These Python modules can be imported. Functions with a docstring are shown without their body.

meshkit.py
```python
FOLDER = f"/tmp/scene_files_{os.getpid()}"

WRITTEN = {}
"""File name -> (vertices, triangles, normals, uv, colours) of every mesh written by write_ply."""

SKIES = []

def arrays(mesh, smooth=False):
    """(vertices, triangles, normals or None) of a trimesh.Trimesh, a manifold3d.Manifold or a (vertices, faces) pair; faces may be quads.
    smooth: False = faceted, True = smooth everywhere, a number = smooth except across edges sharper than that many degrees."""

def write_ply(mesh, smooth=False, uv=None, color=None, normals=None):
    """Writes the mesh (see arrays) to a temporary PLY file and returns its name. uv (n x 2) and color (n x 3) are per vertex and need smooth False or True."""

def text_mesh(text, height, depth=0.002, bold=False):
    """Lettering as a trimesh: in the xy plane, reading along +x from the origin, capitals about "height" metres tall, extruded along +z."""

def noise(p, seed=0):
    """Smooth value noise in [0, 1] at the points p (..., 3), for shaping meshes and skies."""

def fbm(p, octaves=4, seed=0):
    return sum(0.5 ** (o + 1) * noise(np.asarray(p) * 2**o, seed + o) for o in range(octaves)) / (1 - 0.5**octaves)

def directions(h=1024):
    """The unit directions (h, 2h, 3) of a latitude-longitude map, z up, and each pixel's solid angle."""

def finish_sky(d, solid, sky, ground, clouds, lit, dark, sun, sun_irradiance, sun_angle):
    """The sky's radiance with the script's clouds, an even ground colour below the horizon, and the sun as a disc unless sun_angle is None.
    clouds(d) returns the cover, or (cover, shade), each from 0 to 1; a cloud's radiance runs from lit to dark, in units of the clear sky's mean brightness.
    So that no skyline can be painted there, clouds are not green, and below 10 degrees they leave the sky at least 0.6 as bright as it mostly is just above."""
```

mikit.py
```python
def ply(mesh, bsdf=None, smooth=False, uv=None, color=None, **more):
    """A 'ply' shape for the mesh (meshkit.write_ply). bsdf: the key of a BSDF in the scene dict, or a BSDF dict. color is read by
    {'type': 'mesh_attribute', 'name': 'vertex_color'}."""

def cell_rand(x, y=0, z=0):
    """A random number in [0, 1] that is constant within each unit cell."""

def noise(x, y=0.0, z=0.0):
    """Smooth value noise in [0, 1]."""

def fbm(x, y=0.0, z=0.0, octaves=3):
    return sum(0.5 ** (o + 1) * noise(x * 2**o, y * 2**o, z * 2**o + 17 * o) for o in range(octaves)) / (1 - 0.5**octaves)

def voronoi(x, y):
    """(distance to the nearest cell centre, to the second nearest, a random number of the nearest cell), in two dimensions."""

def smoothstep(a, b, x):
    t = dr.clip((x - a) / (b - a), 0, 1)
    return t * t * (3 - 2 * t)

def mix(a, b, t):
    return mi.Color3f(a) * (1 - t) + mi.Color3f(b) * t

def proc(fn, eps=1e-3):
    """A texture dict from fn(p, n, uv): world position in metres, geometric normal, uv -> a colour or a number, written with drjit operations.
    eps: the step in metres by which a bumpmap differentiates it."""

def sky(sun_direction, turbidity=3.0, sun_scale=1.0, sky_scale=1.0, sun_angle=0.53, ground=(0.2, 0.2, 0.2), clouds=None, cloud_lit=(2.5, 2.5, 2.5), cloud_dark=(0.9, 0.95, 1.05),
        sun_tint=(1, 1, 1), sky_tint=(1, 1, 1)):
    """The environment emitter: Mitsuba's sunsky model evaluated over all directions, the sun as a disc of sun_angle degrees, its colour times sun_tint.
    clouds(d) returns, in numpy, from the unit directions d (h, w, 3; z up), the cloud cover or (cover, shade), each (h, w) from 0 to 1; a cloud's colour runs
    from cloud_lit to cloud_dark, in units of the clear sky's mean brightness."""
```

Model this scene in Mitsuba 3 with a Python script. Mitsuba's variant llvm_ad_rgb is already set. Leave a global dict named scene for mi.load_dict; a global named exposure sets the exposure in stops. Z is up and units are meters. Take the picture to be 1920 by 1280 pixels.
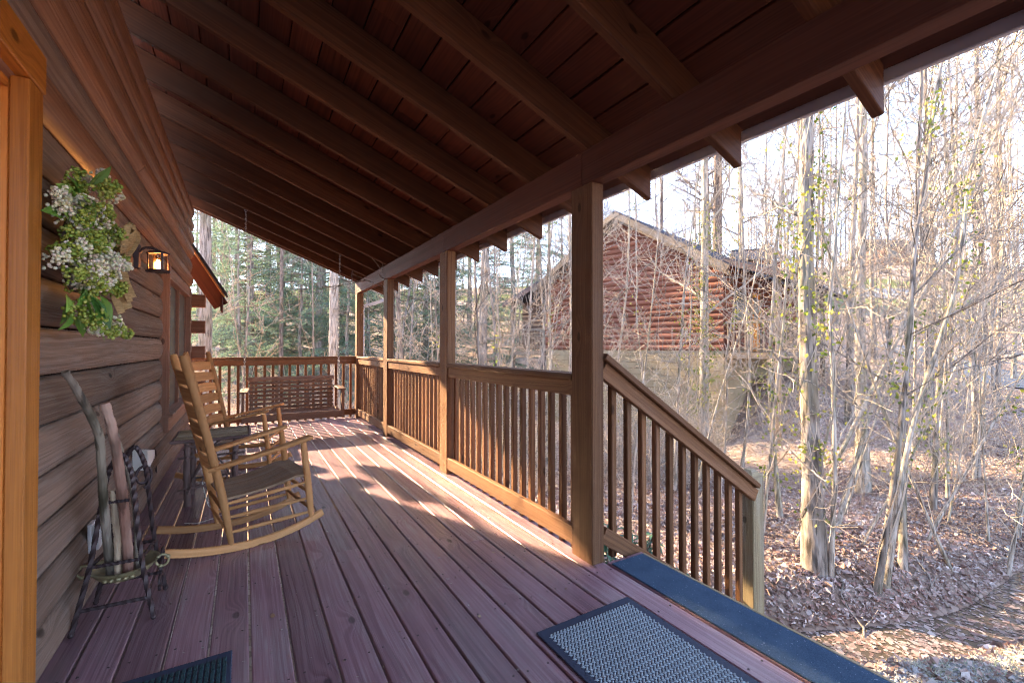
import math
import numpy as np
import drjit as dr
import mitsuba as mi
import mikit, meshkit
from scipy.interpolate import RBFInterpolator

T = mi.ScalarTransform4f
PI = math.pi
scene, labels = {}, {}

# ---------------------------------------------------------------- camera, sky, exposure
YAW, PITCH, CAM = 0.53977, 0.0127, np.array([0.0, 0.0, 1.2])
FW = np.array([math.sin(YAW) * math.cos(PITCH), math.cos(YAW) * math.cos(PITCH), math.sin(PITCH)])
RT = np.array([math.cos(YAW), -math.sin(YAW), 0.0])
scene['camera'] = {'type': 'perspective', 'fov': 2 * math.degrees(math.atan(960 / 838.4)), 'fov_axis': 'x', 'near_clip': 0.02, 'far_clip': 2000.0,
                   'to_world': T().look_at(origin=CAM.tolist(), target=(CAM + FW).tolist(), up=[0, 0, 1])}
exposure = 4.75
SUN = (-0.338, 0.837, 0.445)


def cloud_cover(d):
    n = meshkit.fbm(np.stack([d[..., 0] * 2.2, d[..., 1] * 2.2, d[..., 2] * 5.0], -1), 4, 3)
    return np.clip(0.26 + 1.1 * (n - 0.45), 0.06, 0.8)


scene['daylight'] = mikit.sky(SUN, turbidity=3, sun_scale=1.0, sky_scale=1.0, clouds=cloud_cover, cloud_lit=(2.2, 2.25, 2.4), cloud_dark=(1.3, 1.38, 1.55),
                              sun_angle=0.8, sun_tint=(1.0, 0.95, 0.86), ground=(0.16, 0.13, 0.1), sky_tint=(0.86, 0.96, 1.2))


# ---------------------------------------------------------------- mesh helpers: a mesh is (V, F, N, UV)
def nrm(a):
    a = np.asarray(a, float)
    return a / np.maximum(np.linalg.norm(a, axis=-1, keepdims=True), 1e-12)


def cat(ms):
    ms = [m for m in ms if m is not None]
    at = np.cumsum([0] + [len(m[0]) for m in ms])
    return (np.vstack([m[0] for m in ms]), np.vstack([m[1] + a for m, a in zip(ms, at)]), np.vstack([m[2] for m in ms]), np.vstack([m[3] for m in ms]))


def moved(m, rot=0.0, loc=(0, 0, 0)):
    c, s = math.cos(rot), math.sin(rot)
    R = np.array([[c, -s, 0], [s, c, 0], [0, 0, 1]])
    return (m[0] @ R.T + np.asarray(loc, float), m[1], m[2] @ R.T, m[3])


_k = [0]
PALS = ['deck', 'post', 'rafter', 'ceiling', 'log_low', 'log_high', 'trim', 'honey', 'seat', 'swing', 'twig', 'newel', 'neighbour', 'weathered', 'beam', 'shade_trim']


def wood_uv(pal, u, v):
    """u along the grain, v round the piece; the whole part of v/40 is the kind of wood, of v/2 the piece."""
    return np.stack([u, PALS.index(pal) * 40 + _k[0] % 20 * 2 + 1 + np.clip(v, -0.98, 0.98)], -1)


def sweep(pts, profile, pal='post', up=(0, 0, 1), closed=True, smooth=False, caps=True, scales=None, ups=None):
    """Sweeps a 2-D profile [(side, up), ...] along pts; side = direction x up."""
    _k[0] += 1
    pts, prof = np.asarray(pts, float), np.asarray(profile, float)
    n, m = len(pts), len(prof)
    off = (_k[0] * 7.31) % 40
    tan = nrm(np.gradient(pts, axis=0))
    U0 = np.asarray(ups if ups is not None else [up] * n, float)
    S = nrm(np.cross(tan, U0))
    U = np.cross(S, tan)
    sc = np.ones((n, 2)) if scales is None else np.asarray(scales, float).reshape(n, -1) * np.ones((n, 2))
    P = pts[:, None] + S[:, None] * (prof[None, :, 0] * sc[:, :1])[..., None] + U[:, None] * (prof[None, :, 1] * sc[:, 1:])[..., None]
    L = np.r_[0, np.cumsum(np.linalg.norm(np.diff(pts, axis=0), axis=1))] + off
    edges = [(i, (i + 1) % m) for i in range(m if closed else m - 1)]
    en = np.array([[(prof[b] - prof[a])[1], -(prof[b] - prof[a])[0]] for a, b in edges])
    area = 0.5 * np.sum(prof[:, 0] * np.roll(prof[:, 1], -1) - np.roll(prof[:, 0], -1) * prof[:, 1])
    if area < 0:
        en = -en
    en = nrm(en)
    per = np.r_[0, np.cumsum([np.linalg.norm(prof[b] - prof[a]) for a, b in edges])]
    per = per - per[-1] / 2
    V, F, N, UV, c = [], [], [], [], 0
    for e, (a, b) in enumerate(edges):
        na, nb = en[e], en[e]
        if smooth:
            pa, pb = en[e - 1] if (closed or e > 0) else en[e], en[(e + 1) % len(edges)] if (closed or e + 1 < len(edges)) else en[e]
            na = nrm(en[e] + pa) if pa @ en[e] > 0.6 else en[e]
            nb = nrm(en[e] + pb) if pb @ en[e] > 0.6 else en[e]
        V += [P[:, a], P[:, b]]
        N += [S * na[0] + U * na[1], S * nb[0] + U * nb[1]]
        UV += [wood_uv(pal, L, np.full(n, per[e])), wood_uv(pal, L, np.full(n, per[e + 1]))]
        i = np.arange(n - 1)
        q = np.stack([c + i, c + i + 1, c + n + i + 1, c + n + i], -1)
        if area < 0:
            q = q[:, ::-1]
        F += [q[:, [0, 2, 1]], q[:, [0, 3, 2]]]
        c += 2 * n
    if caps and closed:
        for j, s in ((0, -1), (n - 1, 1)):
            V.append(P[j])
            N.append(np.tile(tan[j] * s, (m, 1)))
            UV.append(wood_uv(pal, off + prof[:, 0] * 1.5, prof[:, 1]))
            tri = np.array([[c, c + i, c + i + 1] for i in range(1, m - 1)])
            if (s > 0) != (area > 0):
                tri = tri[:, ::-1]
            F.append(tri[:, ::-1] if False else tri)
            c += m
    V, F, N, UV = np.vstack(V), np.vstack(F), np.vstack(N), np.vstack(UV)
    fn = np.cross(V[F[:, 1]] - V[F[:, 0]], V[F[:, 2]] - V[F[:, 0]])
    bad = np.sum(fn * N[F[:, 0]], 1) < 0
    F[bad] = F[bad][:, ::-1]
    return V, F, N, UV


def rect(w, h, c=0.004):
    a, b = w / 2, h / 2
    if c <= 0:
        return [(-a, -b), (a, -b), (a, b), (-a, b)]
    return [(-a + c, -b), (a - c, -b), (a, -b + c), (a, b - c), (a - c, b), (-a + c, b), (-a, b - c), (-a, -b + c)]


def board(a, b, w, h, pal='post', c=0.004, up=(0, 0, 1)):
    """A chamfered board from a to b, w across and h along up."""
    return sweep([a, b], rect(w, h, c), pal, up)


def boxm(x0, x1, y0, y1, z0, z1, pal='post', c=0.004, axis=None):
    """A chamfered box, its grain along the longest side (or axis)."""
    d = [x1 - x0, y1 - y0, z1 - z0]
    ax = int(np.argmax(d)) if axis is None else axis
    m = [(x0 + x1) / 2, (y0 + y1) / 2, (z0 + z1) / 2]
    a, b = list(m), list(m)
    a[ax], b[ax] = [x0, y0, z0][ax], [x1, y1, z1][ax]
    if ax == 2:
        return sweep([a, b], rect(d[0], d[1], c), pal, up=(0, 1, 0))
    return sweep([a, b], rect(d[1 - ax], d[2], c), pal)


def tube(pts, radii, sides=8, pal='twig', caps=True):
    pts = np.asarray(pts, float)
    radii = np.broadcast_to(np.asarray(radii, float), (len(pts),))
    ang = np.arange(sides) * 2 * PI / sides
    tan = nrm(np.gradient(pts, axis=0))
    ref = np.array([0, 0, 1.0]) if abs(tan.mean(0)[2]) < 0.8 else np.array([0, 1.0, 0])
    return sweep(pts, np.stack([np.cos(ang), np.sin(ang)], -1), pal, up=ref, smooth=True, caps=caps, scales=radii)


def curve(ctrl, n):
    """A smooth curve (Catmull-Rom) of n points through ctrl."""
    c = np.asarray(ctrl, float)
    if len(c) < 3:
        return np.array([c[0] + (c[-1] - c[0]) * t for t in np.linspace(0, 1, n)])
    c = np.vstack([2 * c[0] - c[1], c, 2 * c[-1] - c[-2]])
    out = []
    for t in np.linspace(0, len(c) - 3 - 1e-6, n):
        i, f = int(t), t - int(t)
        p0, p1, p2, p3 = c[i:i + 4]
        out.append(0.5 * (2 * p1 + (p2 - p0) * f + (2 * p0 - 5 * p1 + 4 * p2 - p3) * f * f + (3 * p1 - p0 - 3 * p2 + p3) * f ** 3))
    return np.array(out)


def plain(V, F, UV=None):
    """A flat-shaded mesh from triangles or quads."""
    V, F = np.asarray(V, float), np.asarray(F, int)
    if F.shape[1] == 4:
        F = np.vstack([F[:, [0, 1, 2]], F[:, [0, 2, 3]]])
    v = V[F].reshape(-1, 3)
    n = nrm(np.cross(v[1::3] - v[::3], v[2::3] - v[::3]))
    return v, np.arange(len(v)).reshape(-1, 3), np.repeat(n, 3, 0), (v[:, :2] if UV is None else np.asarray(UV)[F].reshape(-1, 2))


def renormal(m):
    V, F = m[0], m[1]
    fn_ = np.cross(V[F[:, 1]] - V[F[:, 0]], V[F[:, 2]] - V[F[:, 0]])
    N = np.zeros_like(V)
    for q in range(3):
        np.add.at(N, F[:, q], fn_)
    N = nrm(N)
    return V, F, np.where(np.sum(N * m[2], 1, keepdims=True) < 0, -N, N), m[3]


def ball(c, r, ns=8, nr=5, squash=1.0):
    th, ph = np.linspace(0, PI, nr + 1), np.arange(ns) * 2 * PI / ns
    N = np.array([[math.sin(t) * math.cos(p), math.sin(t) * math.sin(p), math.cos(t)] for t in th for p in ph])
    F = [[i * ns + j, (i + 1) * ns + j, (i + 1) * ns + (j + 1) % ns, i * ns + (j + 1) % ns] for i in range(nr) for j in range(ns)]
    F = np.array(F)
    F = np.vstack([F[:, [0, 1, 2]], F[:, [0, 2, 3]]])
    return N * r * [1, 1, squash] + np.asarray(c), F, N, np.tile(wood_uv('twig', np.zeros(1), np.zeros(1)), (len(N), 1))


def lathe(prof, ns=24, c=(0, 0, 0)):
    prof = np.asarray(prof, float)
    ph = np.arange(ns + 1) * 2 * PI / ns
    V = np.array([[r * math.cos(p), r * math.sin(p), z] for r, z in prof for p in ph]) + np.asarray(c)
    d = nrm(np.gradient(prof, axis=0))
    N = np.array([[dz * math.cos(p), dz * math.sin(p), -drr] for (drr, dz) in d for p in ph])
    w = ns + 1
    F = np.array([[i * w + j, i * w + j + 1, (i + 1) * w + j + 1, (i + 1) * w + j] for i in range(len(prof) - 1) for j in range(ns)])
    return V, np.vstack([F[:, [0, 1, 2]], F[:, [0, 2, 3]]]), N, V[:, :2]


def key_of(name):
    if name not in scene and name not in labels:
        return name
    i = 1
    while f'{name}_{i:03d}' in scene or f'{name}_{i:03d}' in labels:
        i += 1
    return f'{name}_{i:03d}'


_next = {}


def numbered(name):
    i = _next.get(name, 0)
    _next[name] = i + 1
    return name if i == 0 else f'{name}_{i:03d}'


def shape(m, bsdf, color=None, flat=False, **more):
    V, F, N, UV = m
    path = meshkit.write_ply((V, F), False, UV, color, normals=None if flat else N)
    return {'type': 'ply', 'filename': path, 'face_normals': bool(flat), 'bsdf': {'type': 'ref', 'id': bsdf}, **more}


def add(name, m, bsdf, parent=None, label=None, category=None, group=None, kind=None, color=None, flat=False, **more):
    key = numbered(f'{parent}__{name}' if parent else name)
    scene[key] = shape(m, bsdf, color, flat, **more)
    e = {k: v for k, v in dict(label=label, category=category, group=group, kind=kind).items() if v}
    if e:
        labels[key] = e
    return key


def thing(name, label, category, group=None):
    key = numbered(name)
    labels[key] = {k: v for k, v in dict(label=label, category=category, group=group).items() if v}
    return key


# ---------------------------------------------------------------- materials
WOODS = {  # light, dark, greying
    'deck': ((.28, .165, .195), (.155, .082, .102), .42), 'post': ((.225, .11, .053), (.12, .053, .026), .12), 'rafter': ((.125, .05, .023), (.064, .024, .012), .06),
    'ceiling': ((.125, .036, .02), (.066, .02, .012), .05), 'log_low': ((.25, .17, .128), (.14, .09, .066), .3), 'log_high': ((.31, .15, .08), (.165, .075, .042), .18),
    'trim': ((.62, .235, .045), (.4, .135, .024), .0), 'honey': ((.58, .3, .125), (.42, .195, .072), .06), 'seat': ((.3, .2, .125), (.17, .11, .068), .3),  # trim: orange stain, saturated to hold the glow of the doorway
    'swing': ((.3, .175, .12), (.17, .095, .064), .2), 'twig': ((.2, .14, .13), (.1, .066, .062), .3), 'newel': ((.34, .27, .165), (.19, .145, .085), .4),
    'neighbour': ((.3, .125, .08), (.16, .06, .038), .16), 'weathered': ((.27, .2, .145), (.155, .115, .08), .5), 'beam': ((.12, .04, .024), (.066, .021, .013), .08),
    'shade_trim': ((.28, .135, .085), (.16, .072, .045), .12)}


def wood_cells(uv):
    pid = dr.floor(uv.y / 40)
    r = uv.y - pid * 40
    k = dr.floor(r / 2)
    return pid, k, r - 2 * k - 1


def wood_rgb(p, n, uv):
    pid, k, w = wood_cells(uv)
    s = pid * 23 + k
    u = uv.x
    tone = mikit.cell_rand(s, 5, 1)
    warp = mikit.noise(u * 0.8, w * 5 + s, 3.3) + 0.5 * mikit.noise(u * 2.1, w * 13, s)
    ku = u * 1.35 + s * 3.7
    kc = dr.floor(ku)
    kx, ky = (ku - kc - 0.5) * 0.74, w - (mikit.cell_rand(kc, s, 4) - 0.5) * 0.16
    kd = dr.sqrt(dr.square(kx * 0.8) + dr.square(ky * 1.6))
    there = dr.select(mikit.cell_rand(kc, s, 8) > 0.45, 1.0, 0.0)
    bend = there * dr.exp(-dr.square(kd / 0.07)) * 1.2
    lines = mikit.noise(u * 0.45, w * 150 + (warp + bend) * 7, s)
    fine = mikit.noise(u * 9, w * 480, s)
    g = dr.clip(0.62 * lines + 0.38 * fine, 0, 1)
    light, dark, grey = mi.Color3f(.2), mi.Color3f(.1), mi.Float(0)
    for i, name in enumerate(PALS):
        a, b, c = WOODS[name]
        is_it = (pid > i - 0.5) & (pid < i + 0.5)
        light, dark, grey = dr.select(is_it, mi.Color3f(*a), light), dr.select(is_it, mi.Color3f(*b), dark), dr.select(is_it, c, grey)
    col = mikit.mix(dark, light, mikit.smoothstep(-0.05, 1.05, g)) * (0.76 + 0.48 * tone)
    wear = mikit.smoothstep(0.42, 0.78, mikit.fbm(u * 2.3, w * 16, s + 9.5) * 0.75 + 0.25 * fine)
    lum = mi.luminance(col)
    col = mikit.mix(col, mi.Color3f(1.0, .95, .93) * (lum * 1.5 + 0.018), wear * grey)
    deckish = dr.select(pid < .5, 1.0, 0.0)
    fleck = deckish * mikit.smoothstep(.86, .93, mikit.noise(u * 26, w * 120, s + .5)) * mikit.smoothstep(.45, .7, mikit.noise(u * 1.7, w * 9, s + 2.5))
    col = mikit.mix(col, mi.Color3f(.42, .38, .38), .5 * fleck)
    scuff = deckish * mikit.smoothstep(.55, .8, mikit.fbm(p.x * 2.6, p.y * 1.3, 4.5))
    col = mikit.mix(col, mi.Color3f(.2, .15, .165), .32 * scuff)
    knot = dr.select(deckish > .5, dr.select(mikit.cell_rand(kc, s, 9) > .6, 1.0, 0.0), 1.0) * there * mikit.smoothstep(0.03, 0.014, kd)
    return col * (1 - 0.62 * knot)


def wood_height(p, n, uv):
    pid, k, w = wood_cells(uv)
    s = pid * 23 + k
    return mikit.noise(uv.x * 0.9, w * 110, s) * 0.6 + mikit.noise(uv.x * 6, w * 330, s) * 0.4


tex = mikit.proc
two = lambda b: {'type': 'twosided', 'bsdf': b}
rgb = lambda *c: {'type': 'rgb', 'value': list(c)}
vcol = {'type': 'mesh_attribute', 'name': 'vertex_color'}
scene['wood'] = two({'type': 'bumpmap', 'arbitrary': {**tex(wood_height, 2e-3)}, 'scale': 0.0008,
                     'bsdf': {'type': 'principled', 'base_color': tex(wood_rgb), 'roughness': 0.66, 'specular': 0.16}})
scene['stained_wood'] = two({'type': 'bumpmap', 'arbitrary': {**tex(wood_height, 2e-3)}, 'scale': 0.0008,
                             'bsdf': {'type': 'principled', 'base_color': tex(wood_rgb), 'roughness': 0.45, 'specular': 0.35}})
scene['deck_wood'] = two({'type': 'bumpmap', 'arbitrary': {**tex(wood_height, 2e-3)}, 'scale': 0.0008,
                          'bsdf': {'type': 'principled', 'base_color': tex(wood_rgb), 'roughness': 0.34, 'specular': 0.6, 'clearcoat': .5, 'clearcoat_gloss': .72}})
scene['dark_iron'] = two({'type': 'principled', 'base_color': rgb(.06, .042, .045), 'roughness': .45, 'metallic': .5, 'specular': .5})
scene['brass'] = two({'type': 'principled', 'base_color': tex(lambda p, n, uv: mikit.mix((.4, .34, .19), (.17, .15, .09), mikit.fbm(p.x * 40, p.y * 40, p.z * 40))), 'roughness': .4, 'metallic': .35, 'specular': .6})
scene['steel'] = two({'type': 'principled', 'base_color': rgb(.5, .48, .46), 'roughness': .4, 'metallic': .9})
scene['white_plastic'] = two({'type': 'principled', 'base_color': rgb(.62, .62, .6), 'roughness': .35, 'specular': .5})
scene['grey_metal'] = two({'type': 'principled', 'base_color': rgb(.55, .52, .53), 'roughness': .45})
scene['dark_metal'] = two({'type': 'principled', 'base_color': rgb(.07, .05, .055), 'roughness': .5, 'metallic': .3})
scene['shadow_board'] = two({'type': 'diffuse', 'reflectance': rgb(.03, .018, .014)})
scene['screen'] = two({'type': 'principled', 'base_color': rgb(.085, .08, .07), 'roughness': .28, 'specular': .6})
scene['vertex_paint'] = two({'type': 'diffuse', 'reflectance': vcol})
scene['leaf'] = {'type': 'principledthin', 'base_color': vcol, 'roughness': .5, 'diff_trans': .75}
scene['glossy_leaf'] = two({'type': 'principled', 'base_color': vcol, 'roughness': .38, 'specular': .5})


def pad_rgb(p, n, uv):
    f = mikit.noise(p.x * 420, p.y * 420, 2.0)
    g = mikit.fbm(p.x * 14, p.y * 14, 1.0)
    return mikit.mix((.03, .055, .1), (.1, .15, .225), 0.5 * f + 0.4 * g) + mi.Color3f(.4) * 0.7 * mikit.smoothstep(.93, .97, mikit.noise(p.x * 190, p.y * 190, 5.0))


scene['blue_carpet'] = two({'type': 'bumpmap', 'arbitrary': tex(lambda p, n, uv: mikit.noise(p.x * 420, p.y * 420, 2.0), 1e-3), 'scale': 0.002, 'bsdf': {'type': 'diffuse', 'reflectance': tex(pad_rgb)}})
scene['mat_border'] = two({'type': 'principled', 'base_color': rgb(.028, .04, .075), 'roughness': .7})
scene['mat_rib'] = two({'type': 'principled', 'base_color': tex(lambda p, n, uv: mikit.mix((.008, .03, .035), (.018, .06, .075), mikit.noise(p.x * 60, p.y * 60, 1))), 'roughness': .7})
scene['mat_weave'] = two({'type': 'diffuse', 'reflectance': tex(lambda p, n, uv: mikit.mix((.3, .37, .42), (.47, .53, .56), mikit.noise(p.x * 70, p.y * 110, 1.5)))})


def bark(a, b, scale, moss=0.0):
    def fn(p, n, uv):
        g = mikit.fbm(p.x * scale, p.y * scale, p.z * scale * 0.16)
        crack = mikit.noise(p.x * scale * 2.6, p.y * scale * 2.6, p.z * scale * .22)
        c = mikit.mix(a, b, mikit.smoothstep(.28, .72, g)) * (.5 + .62 * mikit.smoothstep(.2, .5, crack))
        patch = mikit.smoothstep(.5, .75, mikit.fbm(p.x * 5, p.y * 5, p.z * 2.2))
        c = mikit.mix(c, mi.Color3f(b[0] * 1.1, b[1] * 1.12, b[2] * 1.1), .35 * patch)
        return mikit.mix(c, (.2, .2, .09), moss * mikit.smoothstep(.55, .75, mikit.noise(p.x * 3, p.y * 3, p.z * 1.4)))
    return two({'type': 'diffuse', 'reflectance': tex(fn)})


scene['pale_bark'] = bark((.26, .215, .175), (.5, .44, .38), 30, .25)
scene['grey_bark'] = bark((.17, .14, .12), (.36, .31, .27), 24, .2)
scene['dark_bark'] = bark((.1, .078, .066), (.26, .2, .17), 28, .15)
scene['twig_bark'] = two({'type': 'diffuse', 'reflectance': rgb(.48, .4, .325)})


def ground_rgb(p, n, uv):
    d, e, c = mikit.voronoi(p.x * 9, p.y * 9)
    d2, e2, c2 = mikit.voronoi(p.x * 2.3 + 4, p.y * 2.3)
    a = mikit.mix((.27, .195, .16), (.47, .385, .335), c)
    a = a * (0.55 + 0.5 * mikit.smoothstep(0.0, 0.2, e - d))
    a = mikit.mix(a, (.14, .09, .06), 0.5 * mikit.noise(p.x * .7, p.y * .7, 2.0))
    grass = mikit.smoothstep(.55, .62, mikit.noise(p.x * .11 + 3, p.y * .11, 7)) * mikit.smoothstep(3.0, 5.5, p.z)
    return mikit.mix(a, (.13, .16, .05), grass * 0.8)


scene['leafy_ground'] = two({'type': 'diffuse', 'reflectance': tex(ground_rgb)})
scene['asphalt'] = two({'type': 'diffuse', 'reflectance': tex(lambda p, n, uv: mikit.mix((.16, .16, .17), (.26, .26, .26), mikit.fbm(p.x * 3, p.y * 3, 1)))})
scene['water'] = {'type': 'dielectric', 'int_ior': 1.33, 'ext_ior': 1.0}
scene['concrete'] = two({'type': 'diffuse', 'reflectance': tex(lambda p, n, uv: mikit.mix((.25, .19, .12), (.42, .34, .23), mikit.fbm(p.x * 3, p.y * 3, p.z * 5, 4)) * (0.9 + 0.2 * mikit.noise(p.x * 60, p.y * 60, p.z * 60)))})
scene['shingles'] = two({'type': 'diffuse', 'reflectance': tex(lambda p, n, uv: mikit.mix((.055, .055, .07), (.11, .11, .13), mikit.cell_rand(uv.x * 5, uv.y * 7)))})
scene['needles'] = {'type': 'principledthin', 'base_color': vcol, 'roughness': .6, 'diff_trans': .8}
scene['lamp_glass'] = {'type': 'mask', 'opacity': .3, 'nested': {'type': 'thindielectric', 'int_ior': 1.5, 'specular_transmittance': rgb(1.0, .8, .5)}}

rng = np.random.default_rng(11)


def R(a, b):
    return float(rng.uniform(a, b))


# ================================================================ the porch floor
P = .1425
fl = numbered('porch_floor')
labels[fl] = {'kind': 'structure', 'label': 'red brown stained deck of long boards laid along the cabin wall'}
for k in range(-1, 18):
    x0, x1 = -.541 + P * (k - 1) + .0046, -.541 + P * k - .0046
    ya, yb = (-3.0, 8.06) if k < 17 else (-3.0, 1.88)
    if k >= 17:
        cuts = [ya, yb]
    else:
        j = [1.1, 3.9, 6.4, 2.6, 5.2][k % 5] + R(-.3, .3)
        cuts = [ya, j, yb] if k % 3 else [ya, -.8, yb]
    for a, b in zip(cuts[:-1], cuts[1:]):
        dz = R(-.0012, .0012)
        add('board', sweep([((x0 + x1) / 2, a + .0015, -.019 + dz), ((x0 + x1) / 2, b - .0015, -.019 + dz)], rect(x1 - x0, .038, .004), 'deck'), 'deck_wood', fl)
nail = [lathe([(.0045, -.001), (.0045, .0012), (.0, .0016)], 6, (-.541 + P * k + s * .028 + .004 * R(-1, 1), y + R(-.01, .01), 0)) for k in range(-1, 17) for y in np.arange(1.0, 8.0, .41) for s in (-1, 1)]
add('nail_heads', cat(nail), 'dark_metal', fl, kind='stuff', label='dull nail heads in two rows across the deck boards')
add('joist', boxm(1.742, 1.78, 1.89, 8.06, -.26, -.042, 'weathered', axis=1), 'wood', fl)
add('joist', boxm(1.885, 1.925, -3.0, 1.87, -.24, -.042, 'weathered', axis=1), 'wood', fl)
add('joist', boxm(-.6, 1.74, 8.02, 8.06, -.26, -.042, 'weathered', axis=0), 'wood', fl)
for y in (1.7, 4.0, 6.1, 7.95):
    add('footing_post', boxm(1.55, 1.69, y, y + .14, -1.6, -.042, 'weathered', axis=2), 'wood', fl)

# steps down to the right
st = thing('porch_steps', 'open wooden steps falling away from the porch edge beside the sloping rail', 'steps')
add('tread', boxm(1.885, 2.015, -1.0, 1.88, -.04, -.002, 'deck', axis=1), 'stained_wood', st)
for i in range(1, 6):
    add('tread', boxm(2.03 + .285 * (i - 1), 2.03 + .285 * i + .02, -.9, 1.88, -.19 * i - .04, -.19 * i, 'weathered', axis=1), 'wood', st)
for y in (-.9, .5, 1.86):
    add('stringer', board((1.93, y, -.2), (3.4, y, -1.15), .04, .2, 'weathered'), 'wood', st)

# ================================================================ posts, beam, roof
BX0, BX1 = 1.65, 1.738
for i, (y0, y1, lab) in enumerate([(1.893, 2.076, 'nearest porch post, thick and dark, at the head of the steps'), (3.955, 4.14, 'second porch post from the camera, sun on its lower inner side'),
                                   (6.02, 6.215, 'third porch post from the camera with an oval knot in its side'), (7.9, 8.06, 'far corner porch post beside the grey downspout')]):
    add('porch_post', boxm(BX0, BX1 + .02 * (i == 3), y0, y1, .001, 2.118, 'post', .006, axis=2), 'wood', label=lab, category='post', group='posts under the porch beam')

SL = .396


def rb(x):
    return 2.32 - SL * (x - 1.65)      # underside of the rafters


roof = thing('porch_roof', 'dark stained shed roof of rafters and boards over the porch', 'roof')
for a, b in [(-3.0, 1.975), (1.979, 4.05), (4.054, 6.11), (6.114, 8.06)]:
    add('beam', boxm(BX0, BX1, a, b, 2.12, 2.318, 'beam', .005, axis=1), 'wood', roof)
RY = [.77 + .59 * k for k in range(-6, 13)]
xa, xb = -.72, 2.16
for y in RY:
    prof = rect(.042, .2 * math.cos(math.atan(SL)), .004)
    # plumb-cut at the tail
    m = sweep([(xa, y, rb(xa) + .1), (xb, y, rb(xb) + .1)], prof, 'rafter')
    cs = math.cos(math.atan(SL))
    for e in (xa, xb):
        near = np.abs(m[0][:, 0] - e) < .2
        hh = (m[0][near, 2] - (rb(m[0][near, 0]) + .1)) * cs
        m[0][near, 0], m[0][near, 2] = e, rb(e) + .1 + hh / cs
    m[2][np.abs(m[2][:, 0]) > .9] = np.sign(m[2][np.abs(m[2][:, 0]) > .9][:, :1]) * [1, 0, 0]
    add('rafter', m, 'wood', roof)
nb = 19
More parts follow.
